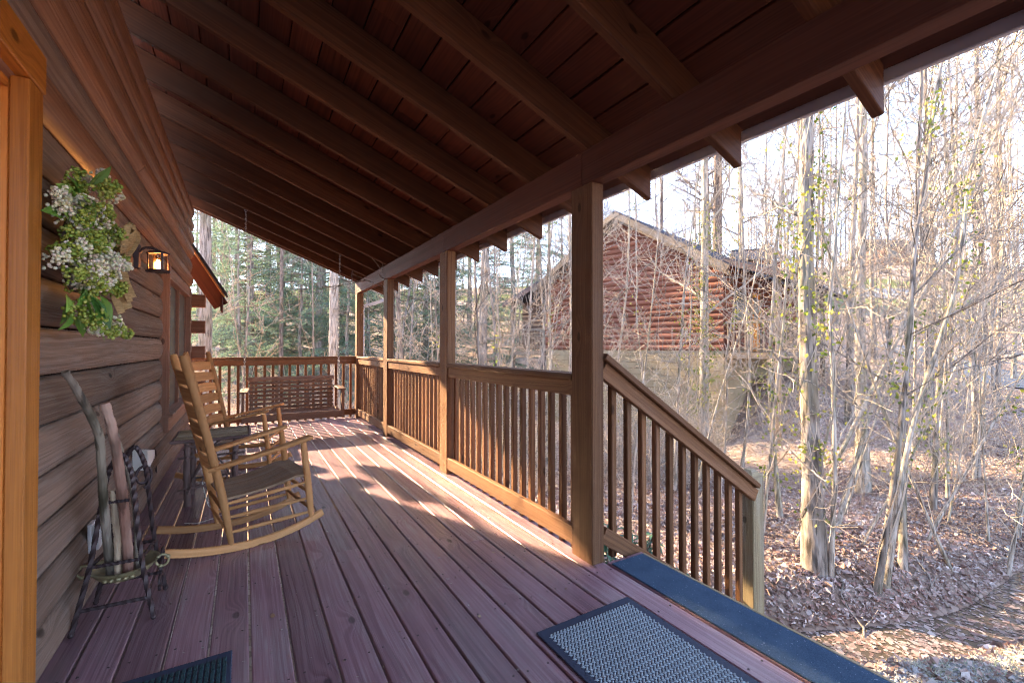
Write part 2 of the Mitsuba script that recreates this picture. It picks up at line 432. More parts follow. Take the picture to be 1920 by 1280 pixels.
for i in range(nb):
    u0, u1 = xa - .2 + (xb + .04 - xa + .2) * i / nb, xa - .2 + (xb + .04 - xa + .2) * (i + 1) / nb
    dz = R(-.003, .003)
    c = (u0 + u1) / 2
    q = math.cos(math.atan(SL))
    cuts = [-3.0, R(.5, 6.5), 8.16]
    for a, b in zip(cuts[:-1], cuts[1:]):
        add('ceiling_board', sweep([(c, a + .002, rb(c) + .215 + dz), (c, b - .002, rb(c) + .215 + dz)], rect((u1 - u0) / q - .007, .02, .004), 'ceiling', up=(SL, 0, 1)), 'wood', roof)
add('roof_deck', sweep([(.72, -3.0, rb(.72) + .25), (.72, 8.18, rb(.72) + .25)], rect(3.25, .03, .003), 'rafter', up=(SL, 0, 1)), 'shadow_board', roof)
add('shingle_layer', sweep([(.68, -3.05, rb(.68) + .28), (.68, 8.22, rb(.68) + .28)], rect(3.3, .02, .003), 'rafter', up=(SL, 0, 1)), 'shingles', roof)
add('barge_board', sweep([(-1.0, 8.185, rb(-1.0) + .15), (2.25, 8.185, rb(2.25) + .15)], rect(.03, .2, .004), 'rafter'), 'wood', roof)
add('drip_edge', boxm(2.205, 2.232, -3.05, 8.2, 2.262, 2.345, 'post', .004, axis=1), 'grey_metal', roof, label='grey metal edge along the eave')
ds = curve([(2.24, 8.14, 2.2), (2.2, 8.14, 2.09), (2.05, 8.12, 2.0), (1.84, 8.1, 1.93), (1.79, 8.1, 1.86), (1.785, 8.1, 1.6), (1.785, 8.1, -.3)], 26)
add('downspout', sweep(ds, rect(.06, .045, .008), 'post', up=(0, 1, 0)), 'grey_metal', label='grey downspout with a bent neck beside the far corner post', category='downspout')

# ================================================================ railings
def railing(y0, y1, label, n):
    r = thing('porch_railing', label, 'railing', 'porch railings between the posts')
    add('top_rail', boxm(1.662, 1.7, y0 + .002, y1 - .002, .915, 1.004, 'post', axis=1), 'wood', r)
    add('cap_rail', boxm(1.645, 1.79, y0 + .002, y1 - .002, 1.006, 1.044, 'post', .006, axis=1), 'wood', r)
    add('bottom_rail', boxm(1.655, 1.693, y0 + .002, y1 - .002, .048, .155, 'post', axis=1), 'wood', r)
    for k in range(n):
        y = y0 + (y1 - y0) * (k + .5) / n
        add('baluster', boxm(1.702, 1.74, y - .019 + R(-.004, .004), y + .019, .004, 1.003, 'post', axis=2), 'wood', r)


railing(2.076, 3.955, 'nearest railing section of square balusters, between the nearest and second posts', 16)
railing(4.14, 6.02, 'middle railing section of square balusters, between the second and third posts', 16)
railing(6.215, 7.9, 'short far railing section of square balusters ending at the corner post', 14)
r = thing('end_railing', 'railing across the far end of the porch behind the hanging swing', 'railing')
add('top_rail', boxm(-.95, 1.648, 8.0, 8.038, .915, 1.004, 'post', axis=0), 'wood', r)
add('cap_rail', boxm(-.95, 1.648, 7.985, 8.12, 1.006, 1.044, 'post', .006, axis=0), 'wood', r)
add('bottom_rail', boxm(-.95, 1.648, 7.99, 8.028, .048, .145, 'post', axis=0), 'wood', r)
for k in range(22):
    x = -.9 + k * .118
    add('baluster', boxm(x - .019, x + .019, 8.04, 8.078, .004, 1.003, 'post', axis=2), 'wood', r)
add('end_post', boxm(-1.05, -.955, 7.96, 8.05, .001, 1.1, 'post', axis=2), 'wood', r)

# stair rail
r = thing('stair_railing', 'sloping stair rail with square balusters and a grey weathered newel post', 'railing')
k = -.645
sx = lambda x, z: (x, 1.93, z + k * (x - 1.74))
up = nrm(np.array([.645, 0, 1]))
add('cap_rail', sweep([np.array(sx(1.741, 1.149)), np.array(sx(3.23, 1.149))], rect(.115, .036, .005), 'post', up=up), 'wood', r)
add('top_rail', sweep([np.array(sx(1.741, 1.075)) + [0, -.01, 0], np.array(sx(3.23, 1.075)) + [0, -.01, 0]], rect(.04, .088, .004), 'post', up=up), 'wood', r)
add('bottom_rail', sweep([np.array(sx(1.741, .145)) + [0, -.01, 0], np.array(sx(3.23, .145)) + [0, -.01, 0]], rect(.04, .09, .004), 'post', up=up), 'wood', r)
for i in range(11):
    x = 1.862 + .124 * i
    zt, zb = 1.11 + k * (x - 1.74), .06 + k * (x - 1.74)
    add('baluster', boxm(x - .019, x + .019, 1.942, 1.98, zb, zt, 'post', axis=2), 'wood', r)
nw = [boxm(3.235, 3.375, 1.93, 2.07, -1.5, .225, 'newel', .006, axis=2)]
h = .07
V = [(3.235, 1.93, .226), (3.375, 1.93, .226), (3.375, 2.07, .226), (3.235, 2.07, .226), (3.28, 1.975, .275), (3.33, 1.975, .275), (3.33, 2.025, .275), (3.28, 2.025, .275)]
F = [(0, 1, 5, 4), (1, 2, 6, 5), (2, 3, 7, 6), (3, 0, 4, 7), (4, 5, 6, 7)]
cp = plain(V, F)
cp = (cp[0], cp[1], cp[2], wood_uv('newel', cp[0][:, 0] * 3, cp[0][:, 1] - 2))
add('newel_post', nw[0], 'wood', r, label='grey green weathered newel post')
add('newel_cap', cp, 'wood', r, label='dark bevelled top of the newel post')

# ================================================================ the cabin wall
cab = thing('log_cabin', 'weathered log cabin wall with a window, an orange door frame and crossed log ends', 'cabin')
WX, PZ = -.642, .1845


def log_profile(h, d):
    t = np.linspace(-1, 1, 11)
    return [(0.0, -h / 2)] + [(d * (1 - abs(a) ** 2.5) + .004, a * h / 2 * .985) for a in t] + [(0.0, h / 2), (-.03, h / 2), (-.03, -h / 2)]


def logseg(y0, y1, z, pal, h=PZ, d=.028, ends=(0, 0)):
    d = .047 if pal == 'log_high' else d
    """a log of the wall; ends = 1 rounds an end off"""
    ys, sc = [y0, y1], [1, 1]
    a = [y0] + ([y0 + .012, y0 + .035, y0 + .07] if ends[0] else [])
    b = ([y1 - .07, y1 - .035, y1 - .012] if ends[1] else []) + [y1]
    ys = a + list(np.linspace(a[-1], b[0], 6)[1:-1]) + b
    sc = ([.15, .62, .88, 1] if ends[0] else [1]) + [1] * 4 + ([1, .88, .62, .15] if ends[1] else [1])
    jit = meshkit.noise(np.stack([np.array(ys) * .9, np.full(len(ys), z * 9), np.zeros(len(ys))], -1), 4)
    scl = np.stack([np.array(sc) * (.9 + .2 * jit), np.full(len(ys), 1.0)], -1)
    # sweep along -y so that side (= dir x up) points to +x ... dir x up = (-y) x z = -x ; use +y: y x z = +x
    return sweep([(WX, y, z) for y in ys], log_profile(h - .009, d), pal, smooth=True, scales=scl)


DOOR = (.95, 1.98)
for i in range(-1, 19):
    z0 = .17 + PZ * (i - 1)
    zc = z0 + PZ / 2
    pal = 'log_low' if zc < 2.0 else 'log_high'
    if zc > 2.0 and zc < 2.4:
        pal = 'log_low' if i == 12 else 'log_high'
    spans = [(-3.0, 7.5, (0, 1))]
    if zc < 2.1:
        spans = [(-3.0, DOOR[0] - .1, (0, 0)), (DOOR[1] + .08, 7.5, (0, 1))]
    if .45 < zc < 1.9:
        spans = [(-3.0, DOOR[0] - .1, (0, 0)), (DOOR[1] + .08, 5.0, (0, 1)), (6.96, 7.5, (1, 1))]
    if i == 13:
        spans = [(-3.0, 3.92, (0, 0)), (3.93, 7.5, (0, 1))]
    if zc > 3.2:
        continue
    for a, b, e in spans:
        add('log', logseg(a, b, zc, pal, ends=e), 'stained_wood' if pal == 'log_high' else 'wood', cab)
add('backing', boxm(-.74, -.672, DOOR[1], 7.46, -.3, 3.2, 'log_low', 0, axis=1), 'shadow_board', cab)
add('backing', boxm(-.74, -.672, -3.0, DOOR[0], -.3, 3.2, 'log_low', 0, axis=1), 'shadow_board', cab)
add('backing', boxm(-.74, -.673, DOOR[0], DOOR[1], 2.15, 3.2, 'log_low', 0, axis=1), 'shadow_board', cab)
for z in (1.755, 1.395, 1.045, .69, .33, -.02):
    add('log_end', boxm(-1.4, -.47, 7.506, 7.67, z, z + .17, 'shade_trim', .008, axis=0), 'wood', cab)
add('back_wall', boxm(-6.0, -.66, 7.47, 7.505, -1.0, 3.2, 'log_low', .002, axis=0), 'wood', cab)
add('back_wall', boxm(-6.0, -.66, 7.51, 7.64, 1.93, 3.1, 'log_low', .002, axis=0), 'wood', cab)
# door frame and jamb; a warm glow is put into their orange stain colour
dfm = 'door_frame'
add(dfm, boxm(-.625, -.58, 1.965, 2.078, .002, 2.038, 'trim', .004, axis=2), 'stained_wood', cab, label='orange stained side casing of the door, warm glow in its colour')
add(dfm, boxm(-.628, -.575, .8, 2.08, 2.042, 2.17, 'trim', .004, axis=1), 'stained_wood', cab, label='orange stained head casing over the door, warm glow in its colour')
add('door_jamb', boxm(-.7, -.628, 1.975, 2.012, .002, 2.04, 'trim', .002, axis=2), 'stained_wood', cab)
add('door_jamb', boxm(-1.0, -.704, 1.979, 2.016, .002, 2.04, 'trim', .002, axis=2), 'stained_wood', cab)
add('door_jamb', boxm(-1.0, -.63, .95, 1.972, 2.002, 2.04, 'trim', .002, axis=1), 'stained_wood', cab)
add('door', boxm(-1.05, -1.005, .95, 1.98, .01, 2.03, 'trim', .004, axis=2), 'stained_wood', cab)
# window
w = 'window'
wy0, wy1, wz0, wz1 = 5.02, 6.95, .44, 1.93
WK = f'{cab}__window'
scene[numbered(WK)] = shape(boxm(-.668, -.64, wy0 + .08, wy1 - .06, wz0 + .15, wz1 - .1, 'trim', 0), 'screen')
labels[WK] = {'label': 'dark screened sliding window'}
for nm, a in [('frame', (-.65, -.575, wy0, wy0 + .03, wz0, wz1)), ('frame', (-.612, -.582, wy0 + .033, wy0 + .1, wz0 + .17, wz1 - .11)), ('frame', (-.65, -.578, wy1 - .075, wy1, wz0, wz1)),
              ('frame', (-.65, -.582, wy0 + .033, wy1 - .08, wz1 - .105, wz1)), ('frame', (-.645, -.61, 6.03, 6.075, wz0 + .17, wz1 - .11))]:
    add(nm, boxm(*a, 'shade_trim', .004), 'stained_wood', WK)
add('sill', boxm(-.65, -.54, wy0 - .03, wy1 + .02, wz0 + .135, wz0 + .165, 'shade_trim', .006), 'stained_wood', WK)
add('apron', boxm(-.65, -.585, wy0 + .035, wy1 - .08, wz0, wz0 + .132, 'shade_trim', .005), 'stained_wood', WK)
# small steep roof past the corner
aw = thing('corner_awning', 'small steep roof with an orange soffit jutting past the far wall corner', 'awning')
V = np.array([(-.7, 7.56, 2.72), (-.27, 7.56, 2.0)])
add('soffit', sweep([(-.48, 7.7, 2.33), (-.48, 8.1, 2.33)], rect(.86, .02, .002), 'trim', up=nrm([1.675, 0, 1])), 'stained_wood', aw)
add('roof_sheet', sweep([(-.46, 7.66, 2.36), (-.46, 8.14, 2.36)], rect(.92, .025, .003), 'rafter', up=nrm([1.675, 0, 1])), 'shingles', aw)
add('barge_board', sweep([(-.72, 8.06, 2.52), (-.3, 8.06, 1.82)], rect(.03, .2, .004), 'beam', up=(0, 0, 1)), 'wood', aw)
add('fascia', boxm(-.3, -.275, 7.7, 8.04, 1.72, 1.96, 'beam', .004, axis=1), 'wood', aw)

# ================================================================ things on the porch
def put_all(root, pieces, rot, loc):
    for nm, m, b in pieces:
        add(nm, moved(m, rot, loc), b, root)


def rocking_chair():
    """local: x forward, y left, origin on the floor under the seat's back"""
    out = []
    for s in (-1, 1):
        rk = curve([(-.36, s * .215, .085), (-.2, s * .215, .045), (0, s * .22, .022), (.18, s * .225, .03), (.34, s * .232, .065), (.47, s * .238, .115)], 16)
        out.append(('rocker', sweep(rk, rect(.026, .044, .005), 'honey'), 'stained_wood'))
        bp = curve([(-.045, s * .215, .045), (-.09, s * .218, .32), (-.155, s * .222, .62), (-.22, s * .226, .9), (-.27, s * .23, 1.09), (-.285, s * .23, 1.155)], 15)
        rr = np.interp(np.linspace(0, 1, 15), [0, .07, .3, .8, .86, .87, .9, .98, 1], [.014, .0195, .0225, .0225, .022, .0185, .0215, .02, .015])
        out.append(('back_post', tube(bp, rr, 12, 'honey'), 'wood'))
        fp = curve([(.4, s * .235, .085), (.375, s * .238, .33), (.345, s * .24, .59)], 9)
        out.append(('front_post', tube(fp, [.013, .0185, .021, .022, .0215, .021, .021, .02, .017], 12, 'honey'), 'wood'))
        arm = curve([(-.165, s * .235, .5), (.0, s * .25, .535), (.2, s * .262, .578), (.33, s * .262, .61), (.385, s * .255, .622)], 10)
        out.append(('arm', sweep(arm, rect(.085, .022, .006), 'honey', scales=np.stack([np.interp(np.linspace(0, 1, 10), [0, .2, .8, 1], [.5, .7, 1, .8]), np.ones(10)], -1)), 'wood'))
        for z0, z1 in ((.115, .135), (.205, .225), (.285, .33)):
            out.append(('side_rung', tube(curve([(-.06 - .12 * z0, s * .218, z0), (.17, s * .227, (z0 + z1) / 2), (.395 - .1 * z1, s * .237, z1)], 6), [.008, .0115, .012, .012, .0115, .008], 8, 'honey'), 'wood'))
    for z, x in ((.16, .39), (.27, .375), (.36, .365)):
        out.append(('front_rung', tube(curve([(x, -.235, z), (x, .235, z)], 6), [.008, .0115, .012, .012, .0115, .008], 8, 'honey'), 'wood'))
    for z in (.15, .26):
        out.append(('back_rung', tube(curve([(-.06 - .12 * z, -.217, z), (-.06 - .12 * z, .217, z)], 6), .01, 8, 'honey'), 'wood'))
    for j in range(6):
        z = .52 + j * .1
        x = -.133 - (z - .52) * .237
        t = np.linspace(-1, 1, 9)
        V, F = [], []
        for q in t:
            bow = -.028 * (1 - q * q)
            hgt = .068 + .014 * (1 - q * q)
            for dx, dz in ((.005, -.034), (.005, hgt - .034), (-.005, hgt - .034), (-.005, -.034)):
                V.append((x + bow + dx - dz * .237, q * .222, z + dz))
        for a in range(8):
            for b in range(4):
                F.append((a * 4 + b, (a + 1) * 4 + b, (a + 1) * 4 + (b + 1) % 4, a * 4 + (b + 1) % 4))
        _k[0] += 1
        m = plain(V, F)
        out.append(('slat', (m[0], m[1], m[2], wood_uv('honey', m[0][:, 1], m[0][:, 2] - z)), 'wood'))
    # woven plank seat, dished
    n, mm = 12, 11
    V, F = [], []
    for lay in (0, -.014):
        for a in np.linspace(0, 1, n):
            for b in np.linspace(-1, 1, mm):
                wdt = .205 + .04 * a
                z = .318 + .085 * a - .03 * math.sin(PI * min(1, a * 1.15)) * (1 - .5 * b * b) + .012 * (a > .85) * -1
                V.append((-.085 + .475 * a, b * wdt, z + lay))
    idx = lambda l, a, b: l * n * mm + a * mm + b
    for a in range(n - 1):
        for b in range(mm - 1):
            F.append((idx(0, a, b), idx(0, a + 1, b), idx(0, a + 1, b + 1), idx(0, a, b + 1))[::-1])
            F.append((idx(1, a, b), idx(1, a + 1, b), idx(1, a + 1, b + 1), idx(1, a, b + 1)))
    for a in range(n - 1):
        for b in (0, mm - 1):
            F.append((idx(0, a, b), idx(0, a + 1, b), idx(1, a + 1, b), idx(1, a, b)))
    for b in range(mm - 1):
        for a in (0, n - 1):
            F.append((idx(0, a, b), idx(0, a, b + 1), idx(1, a, b + 1), idx(1, a, b)))
    _k[0] += 1
    m = plain(V, F)
    out.append(('seat', (m[0], m[1], m[2], wood_uv('seat', m[0][:, 0], m[0][:, 1])), 'wood'))
    return out


for lab, rot, loc in (('honey coloured ladder back rocking chair with a grey seat, nearest the camera', .2, (-.055, 3.33, 0)),
                      ('second honey coloured ladder back rocking chair, beyond the twig table near the hanging swing', -.3, (-.1, 4.98, 0))):
    ch = thing('rocking_chair', lab, 'rocking chair', 'rocking chairs along the cabin wall')
    put_all(ch, rocking_chair(), rot, loc)

# twig table
tb = thing('twig_table', 'rustic twig side table with a grey plank top between the two rocking chairs', 'table')
TX0, TX1, TY0, TY1, TZ = -.44, .03, 4.12, 4.56, .515
for j in range(4):
    y0 = TY0 + (TY1 - TY0) * j / 4
    add('top_plank', boxm(TX0, TX1, y0 + .002, y0 + .107, TZ - .022, TZ + R(-.002, .002), 'newel', .005, axis=0), 'wood', tb)
for a, b in (((TX0 - .01, TY0 - .012), (TX1 + .01, TY0 - .012)), ((TX0 - .01, TY1 + .012), (TX1 + .01, TY1 + .012)), ((TX1 + .012, TY0 - .02), (TX1 + .012, TY1 + .02)), ((TX0 - .012, TY0 - .02), (TX0 - .012, TY1 + .02))):
    add('edge_twig', tube(curve([(*a, TZ - .016), ((a[0] + b[0]) / 2 + R(-.004, .004), (a[1] + b[1]) / 2, TZ - .02), (*b, TZ - .016)], 7), .013, 7, 'twig'), 'wood', tb)
LG = [(-.36, 4.17), (-.05, 4.17), (-.36, 4.5), (-.05, 4.5)]
for x, y in LG:
    add('leg', tube(curve([(x + R(-.01, .01), y, .001), (x + R(-.012, .012), y, .25), (x, y, TZ - .024)], 9), np.linspace(.025, .02, 9), 9, 'twig'), 'wood', tb)
for z in (.13, .37):
    for a, b in ((0, 1), (2, 3), (0, 2), (1, 3)):
        (x0, y0), (x1, y1) = LG[a], LG[b]
        d = nrm(np.array([x1 - x0, y1 - y0, 0])) * .06
        add('stretcher', tube(curve([np.array([x0, y0, z]) - d + [0, -.02, 0], np.array([(x0 + x1) / 2, (y0 + y1) / 2 - .02, z + R(-.01, .02)]), np.array([x1, y1, z]) + d + [0, -.02, 0]], 7), .0085, 6, 'twig'), 'wood', tb)
for a, b in ((0, 1), (1, 0), (2, 3), (0, 2)):
    (x0, y0), (x1, y1) = LG[a], LG[b]
    add('bent_twig', tube(curve([(x0, y0 - .03, .1), ((x0 * .8 + x1 * .2), y0 * .8 + y1 * .2 - .03, .26), ((x0 * .45 + x1 * .55), y0 * .45 + y1 * .55 - .03, .41), (x1, y1 - .02, .46)], 10), .0075, 6, 'twig'), 'wood', tb)
for j in range(6):
    x = -.34 + .055 * j
    add('shelf_twig', tube([(x, 4.14, .145), (x + R(-.02, .02), 4.53, .145)], .007, 6, 'twig'), 'wood', tb)
add('cord', tube(curve([(-.27, 4.2, .16), (-.24, 4.12, .05), (-.2, 4.0, .006), (-.1, 3.92, .006), (-.14, 3.8, .006), (-.26, 3.72, .006), (-.34, 3.76, .006)], 30), .0035, 5), 'white_plastic',
    label='thin pale cord lying on the deck under the twig table', category='cord')

# hanging swing
sw = thing('porch_swing', 'dark red brown slatted bench swing hanging on chains at the far end', 'swing')
SR, SLOC = -.035, (.59, 6.95, 0)
pcs = []
W2 = .535
for j in range(7):
    z = .37 + .055 * j
    y = .03 + .019 * j
    pcs.append(('back_slat', sweep([(-W2, y, z), (W2, y, z)], rect(.018, .038, .003), 'swing', up=nrm([0, .3, 1])), 'wood'))
pcs.append(('back_slat', sweep([(-W2 - .02, .03 + .019 * 7, .37 + .055 * 7), (W2 + .02, .03 + .019 * 7, .37 + .055 * 7)], rect(.03, .06, .005), 'swing', up=nrm([0, .3, 1])), 'wood'))
for x in (-W2 + .03, -.2, .2, W2 - .03):
    pcs.append(('back_brace', sweep([(x, .055, .3), (x, .055 + .14, .765)], rect(.04, .022, .003), 'swing', up=(0, 1, 0)), 'wood'))
for j in range(6):
    y = -.46 + .088 * j
    pcs.append(('seat_slat', sweep([(-W2, y, .335 - .012 * math.sin(j / 5 * PI)), (W2, y, .335 - .012 * math.sin(j / 5 * PI))], rect(.075, .018, .004), 'swing'), 'wood'))
pcs.append(('front_rail', sweep([(-W2 - .05, -.5, .3), (W2 + .05, -.5, .3)], rect(.022, .085, .004), 'swing'), 'wood'))
for s in (-1, 1):
    x = s * (W2 + .04)
    pcs.append(('side_rail', sweep([(x, -.48, .29), (x, .08, .29)], rect(.022, .08, .004), 'swing'), 'wood'))
    pcs.append(('arm_post', sweep([(x + s * .01, -.47, .25), (x + s * .01, -.47, .62)], rect(.026, .085, .004), 'swing', up=(0, 1, 0)), 'wood'))
    pcs.append(('arm', sweep(curve([(x, -.54, .635), (x, -.2, .64), (x, .13, .63)], 7), rect(.1, .022, .006), 'swing'), 'wood'))
put_all(sw, pcs, SR, SLOC)


def chain(a, b, link=.034, wire=.0032):
    a, b = np.asarray(a, float), np.asarray(b, float)
    n = int(np.linalg.norm(b - a) / (link * .78))
    d = nrm(b - a)
    e = nrm(np.cross(d, [0, 1, .1]))
    f = np.cross(d, e)
    out = []
    for i in range(n):
        c = a + (b - a) * (i + .5) / n
        s = e if i % 2 else f
        ang = np.linspace(0, 2 * PI, 9)
        out.append(tube([c + d * math.cos(t) * link * .5 + s * math.sin(t) * link * .3 for t in ang], wire, 4, caps=False))
    return cat(out)


def swp(p):
    c, s = math.cos(SR), math.sin(SR)
    return np.array([p[0] * c - p[1] * s + SLOC[0], p[0] * s + p[1] * c + SLOC[1], p[2]])


for x in (-W2 - .04, W2 + .04):
    split = swp((x, -.15, 1.15))
    topx = split[0]
    top = np.array([topx, 6.69, rb(topx) - .03])
    add('hanging_chain', chain(top, split), 'steel', sw)
    add('front_chain', chain(split, swp((x + .02 * np.sign(x), -.45, .3))), 'steel', sw)
    add('rear_chain', chain(split, swp((x + .02 * np.sign(x), .07, .3))), 'steel', sw)
    add('hook', tube([top + [.012 * math.sin(t), 0, .02 + .018 * math.cos(t)] for t in np.linspace(0, 5.4, 10)], .004, 5), 'steel', sw)

# ---- iron stand, brass bowl, driftwood
iron = thing('iron_stand', 'twisted dark iron stand of two arched frames holding a brass bowl of wood', 'stand')
def twisted(pts, n=60, r=.0075):
    p = curve(pts, n)
    tan = nrm(np.gradient(p, axis=0))
    ref = nrm(np.cross(tan, [0.3, 1, .2]))
    oth = np.cross(tan, ref)
    a = np.arange(n) * .55
    return sweep(p, [(r, r), (-r, r), (-r, -r), (r, -r)], 'twig', ups=ref * np.cos(a)[:, None] + oth * np.sin(a)[:, None])
NL, NR_, FL, FR = (-.605, 2.53), (-.335, 2.52), (-.585, 2.8), (-.325, 2.79)
AP = (-.455, 2.6, .735)
def arch(f0, f1, apex, nm='arch'):
    f0, f1, A = np.array([*f0, .012]), np.array([*f1, .012]), np.array(apex)
    g = lambda f, t: f + (A - f) * t
    dx = nrm((f1 - f0) * [1, 1, 0])
    pts = [f0, g(f0, .35), g(f0, .7) - dx * .018, g(f0, .9) - dx * .026, A + [0, 0, .012], g(f1, .9) + dx * .026, g(f1, .7) + dx * .018, g(f1, .35), f1]
    add(nm, twisted(pts, 90), 'dark_iron', iron)
arch(NL, NR_, (-.462, 2.57, .72))
arch(FL, FR, (-.43, 2.66, .73))
for f in (NL, NR_, FL, FR):
    add('foot', ball((*f, .012), .0115, 8, 5), 'dark_iron', iron)
def lerp(f, apex, z):
    t = (z - .012) / (apex[2] - .012)
    return np.array([*f, .012]) + (np.array(apex) - np.array([*f, .012])) * t
A1, A2 = (-.462, 2.57, .72), (-.43, 2.66, .73)
for z in (.1, .27):
    add('crossbar', twisted([lerp(NL, A1, z), lerp(NR_, A1, z)], 24, .006), 'dark_iron', iron)
    add('crossbar', twisted([lerp(FL, A2, z), lerp(FR, A2, z)], 24, .006), 'dark_iron', iron)
for z in (.27,):
    add('crossbar', twisted([lerp(NL, A1, z), lerp(FL, A2, z)], 24, .006), 'dark_iron', iron)
    add('crossbar', twisted([lerp(NR_, A1, z), lerp(FR, A2, z)], 24, .006), 'dark_iron', iron)
add('crossbar', twisted([lerp(NL, A1, .53), lerp(NR_, A1, .53)], 16, .0055), 'dark_iron', iron)
cc = np.array([-.4, 2.68, .6])
add('scroll', tube([cc + [.03 * math.cos(t) * (1 - t / 14), .012 * math.cos(t), .05 * math.sin(t) * (1 - t / 14)] for t in np.linspace(-1.5, 7.5, 40)], .006, 6), 'dark_iron', iron)
for j in range(3):   # leafy iron ornament by the right far foot
    c = np.array([-.335, 2.66 + .035 * j, .1 + .05 * j])
    add('ornament', tube([c + [.004, .028 * math.cos(t), .034 * math.sin(t)] for t in np.linspace(0, 2 * PI, 16)], .0055, 6, caps=False), 'dark_iron', iron)

BC = (-.46, 2.655, .165)
bowl = thing('brass_bowl', 'shallow tarnished brass bowl with ring handles resting in the iron stand', 'bowl')
add('basin', lathe([(.0, .012), (.05, .014), (.085, .03), (.106, .052), (.114, .07), (.128, .075), (.13, .079), (.115, .077), (.108, .069), (.092, .046), (.06, .027), (.0, .02)], 30, (BC[0], BC[1], BC[2] - .02)), 'brass', bowl)
for s in (-1, 1):
    c = np.array(BC) + [s * .14, -.02 * s, .045]
    add('ring_handle', tube([c + [.024 * math.cos(t), 0, .026 * math.sin(t)] for t in np.linspace(0, 2 * PI, 18)], .0055, 7, caps=False), 'brass', bowl)
    for a in (.6, 2.3, 4.4):
        add('handle_leaf', ball(c + [.024 * math.cos(a), -.002, .026 * math.sin(a)], .0105, 7, 4, .8), 'brass', bowl)
add('rim_ornament', cat([ball((BC[0] + .03 * t + .0, BC[1] - .115 + .006 * t * t, BC[2] + .035 - abs(t) * .003), .011, 7, 4, .7) for t in (-1.5, -.8, 0, .8, 1.5)]), 'brass', bowl)


def stick(name, lab, pts, rad, mat, sides=11):
    n = 60
    p = curve(pts, n)
    rr = np.interp(np.linspace(0, 1, n), np.linspace(0, 1, len(rad)), rad) * (1 + .14 * (rng.random(n) - .5))
    m = tube(p, rr, sides)
    d = (.5 * (meshkit.fbm(m[0] * 45, 3, 5) - .5) + .5 * np.clip(meshkit.noise(m[0] * 16, 8) - .72, 0, 1)) * np.mean(rad)
    add(name, renormal((m[0] + m[2] * d[:, None], m[1], m[2], m[3])), mat, label=lab, category='stick', group='sticks standing in the brass bowl')


scene['stick_red'] = bark((.24, .12, .09), (.44, .3, .24), 20)
scene['stick_tan'] = bark((.3, .2, .13), (.46, .37, .27), 18)
scene['stick_dark'] = bark((.09, .075, .06), (.26, .22, .18), 24, .1)
stick('driftwood_stick', 'thickest pale reddish stick with a flat sawn top in the brass bowl', [(-.437, 2.62, .165), (-.452, 2.58, .5), (-.475, 2.53, .8), (-.5, 2.49, .967)], [.0205, .0195, .018, .0165], 'stick_red')
stick('driftwood_stick', 'dark stick whose upper half bends away towards the door', [(-.5, 2.63, .18), (-.507, 2.54, .5), (-.505, 2.45, .8), (-.51, 2.42, .87), (-.53, 2.36, .97), (-.552, 2.3, 1.06), (-.568, 2.27, 1.11)], [.0165, .016, .0155, .015, .014, .013, .012], 'stick_dark')
stick('driftwood_stick', 'slender mossy stick behind the thick one, topping out just above the arches', [(-.415, 2.67, .17), (-.43, 2.66, .5), (-.475, 2.57, .82)], [.0095, .009, .008], 'stick_dark', 8)
stick('driftwood_stick', 'short split tan stick with a knot leaning between the two taller ones', [(-.468, 2.58, .17), (-.47, 2.58, .33), (-.478, 2.57, .46), (-.487, 2.56, .58)], [.011, .0125, .013, .008], 'stick_tan', 9)

# ---- wall lantern
def lantern(ly, label):
    lan = thing('wall_lantern', label, 'lantern')
    LC = np.array([-.49, ly, 1.762])
    q_ = lambda prof: [(a * .78, h * .76) for a, h in prof]
    add('wall_plate', boxm(-.612, -.582, ly - .035, ly + .035, 1.71, 1.86, 'beam', .004, axis=2), 'dark_metal', lan)
    add('bracket_arm', tube(curve([(-.585, ly, 1.81), (-.56, ly, 1.845), (-.52, ly, 1.848), (LC[0], ly, 1.838)], 12), .008, 8), 'dark_metal', lan)
    add('cap', lathe(q_([(0, .1), (.018, .1), (.02, .088), (.06, .085), (.078, .078), (.08, .068), (.07, .066), (0, .066)]), 28, LC), 'dark_metal', lan)
    add('base_ring', lathe(q_([(.0, -.092), (.08, -.092), (.084, -.084), (.082, -.074), (.07, -.073), (0, -.076)]), 28, LC), 'dark_metal', lan)
    for j in range(4):
        a = .5 + j * PI / 2
        c = LC + [.056 * math.cos(a), .056 * math.sin(a), 0]
        add('strap', sweep([c + [0, 0, -.057], c + [0, 0, .051]], rect(.011, .004, .001), 'beam', up=(math.cos(a), math.sin(a), 0)), 'dark_metal', lan)
    add('glass', lathe(q_([(.066, -.072), (.0645, 0), (.066, .065)]), 32, LC), 'lamp_glass', lan)
    add('socket', lathe(q_([(0, .066), (.017, .066), (.018, .02), (.012, .016), (0, .016)]), 14, LC), 'dark_metal', lan)
    bulb = lathe(q_([(.0, -.062), (.02, -.054), (.026, -.036), (.022, -.018), (.013, .005), (.011, .014), (0, .018)]), 14, LC)
    add('bulb', bulb, 'white_plastic', lan, emitter={'type': 'area', 'radiance': rgb(20, 8, 1.8)})


lantern(3.72, 'lit round wall lantern with seeded amber glass between the wreath and the window')

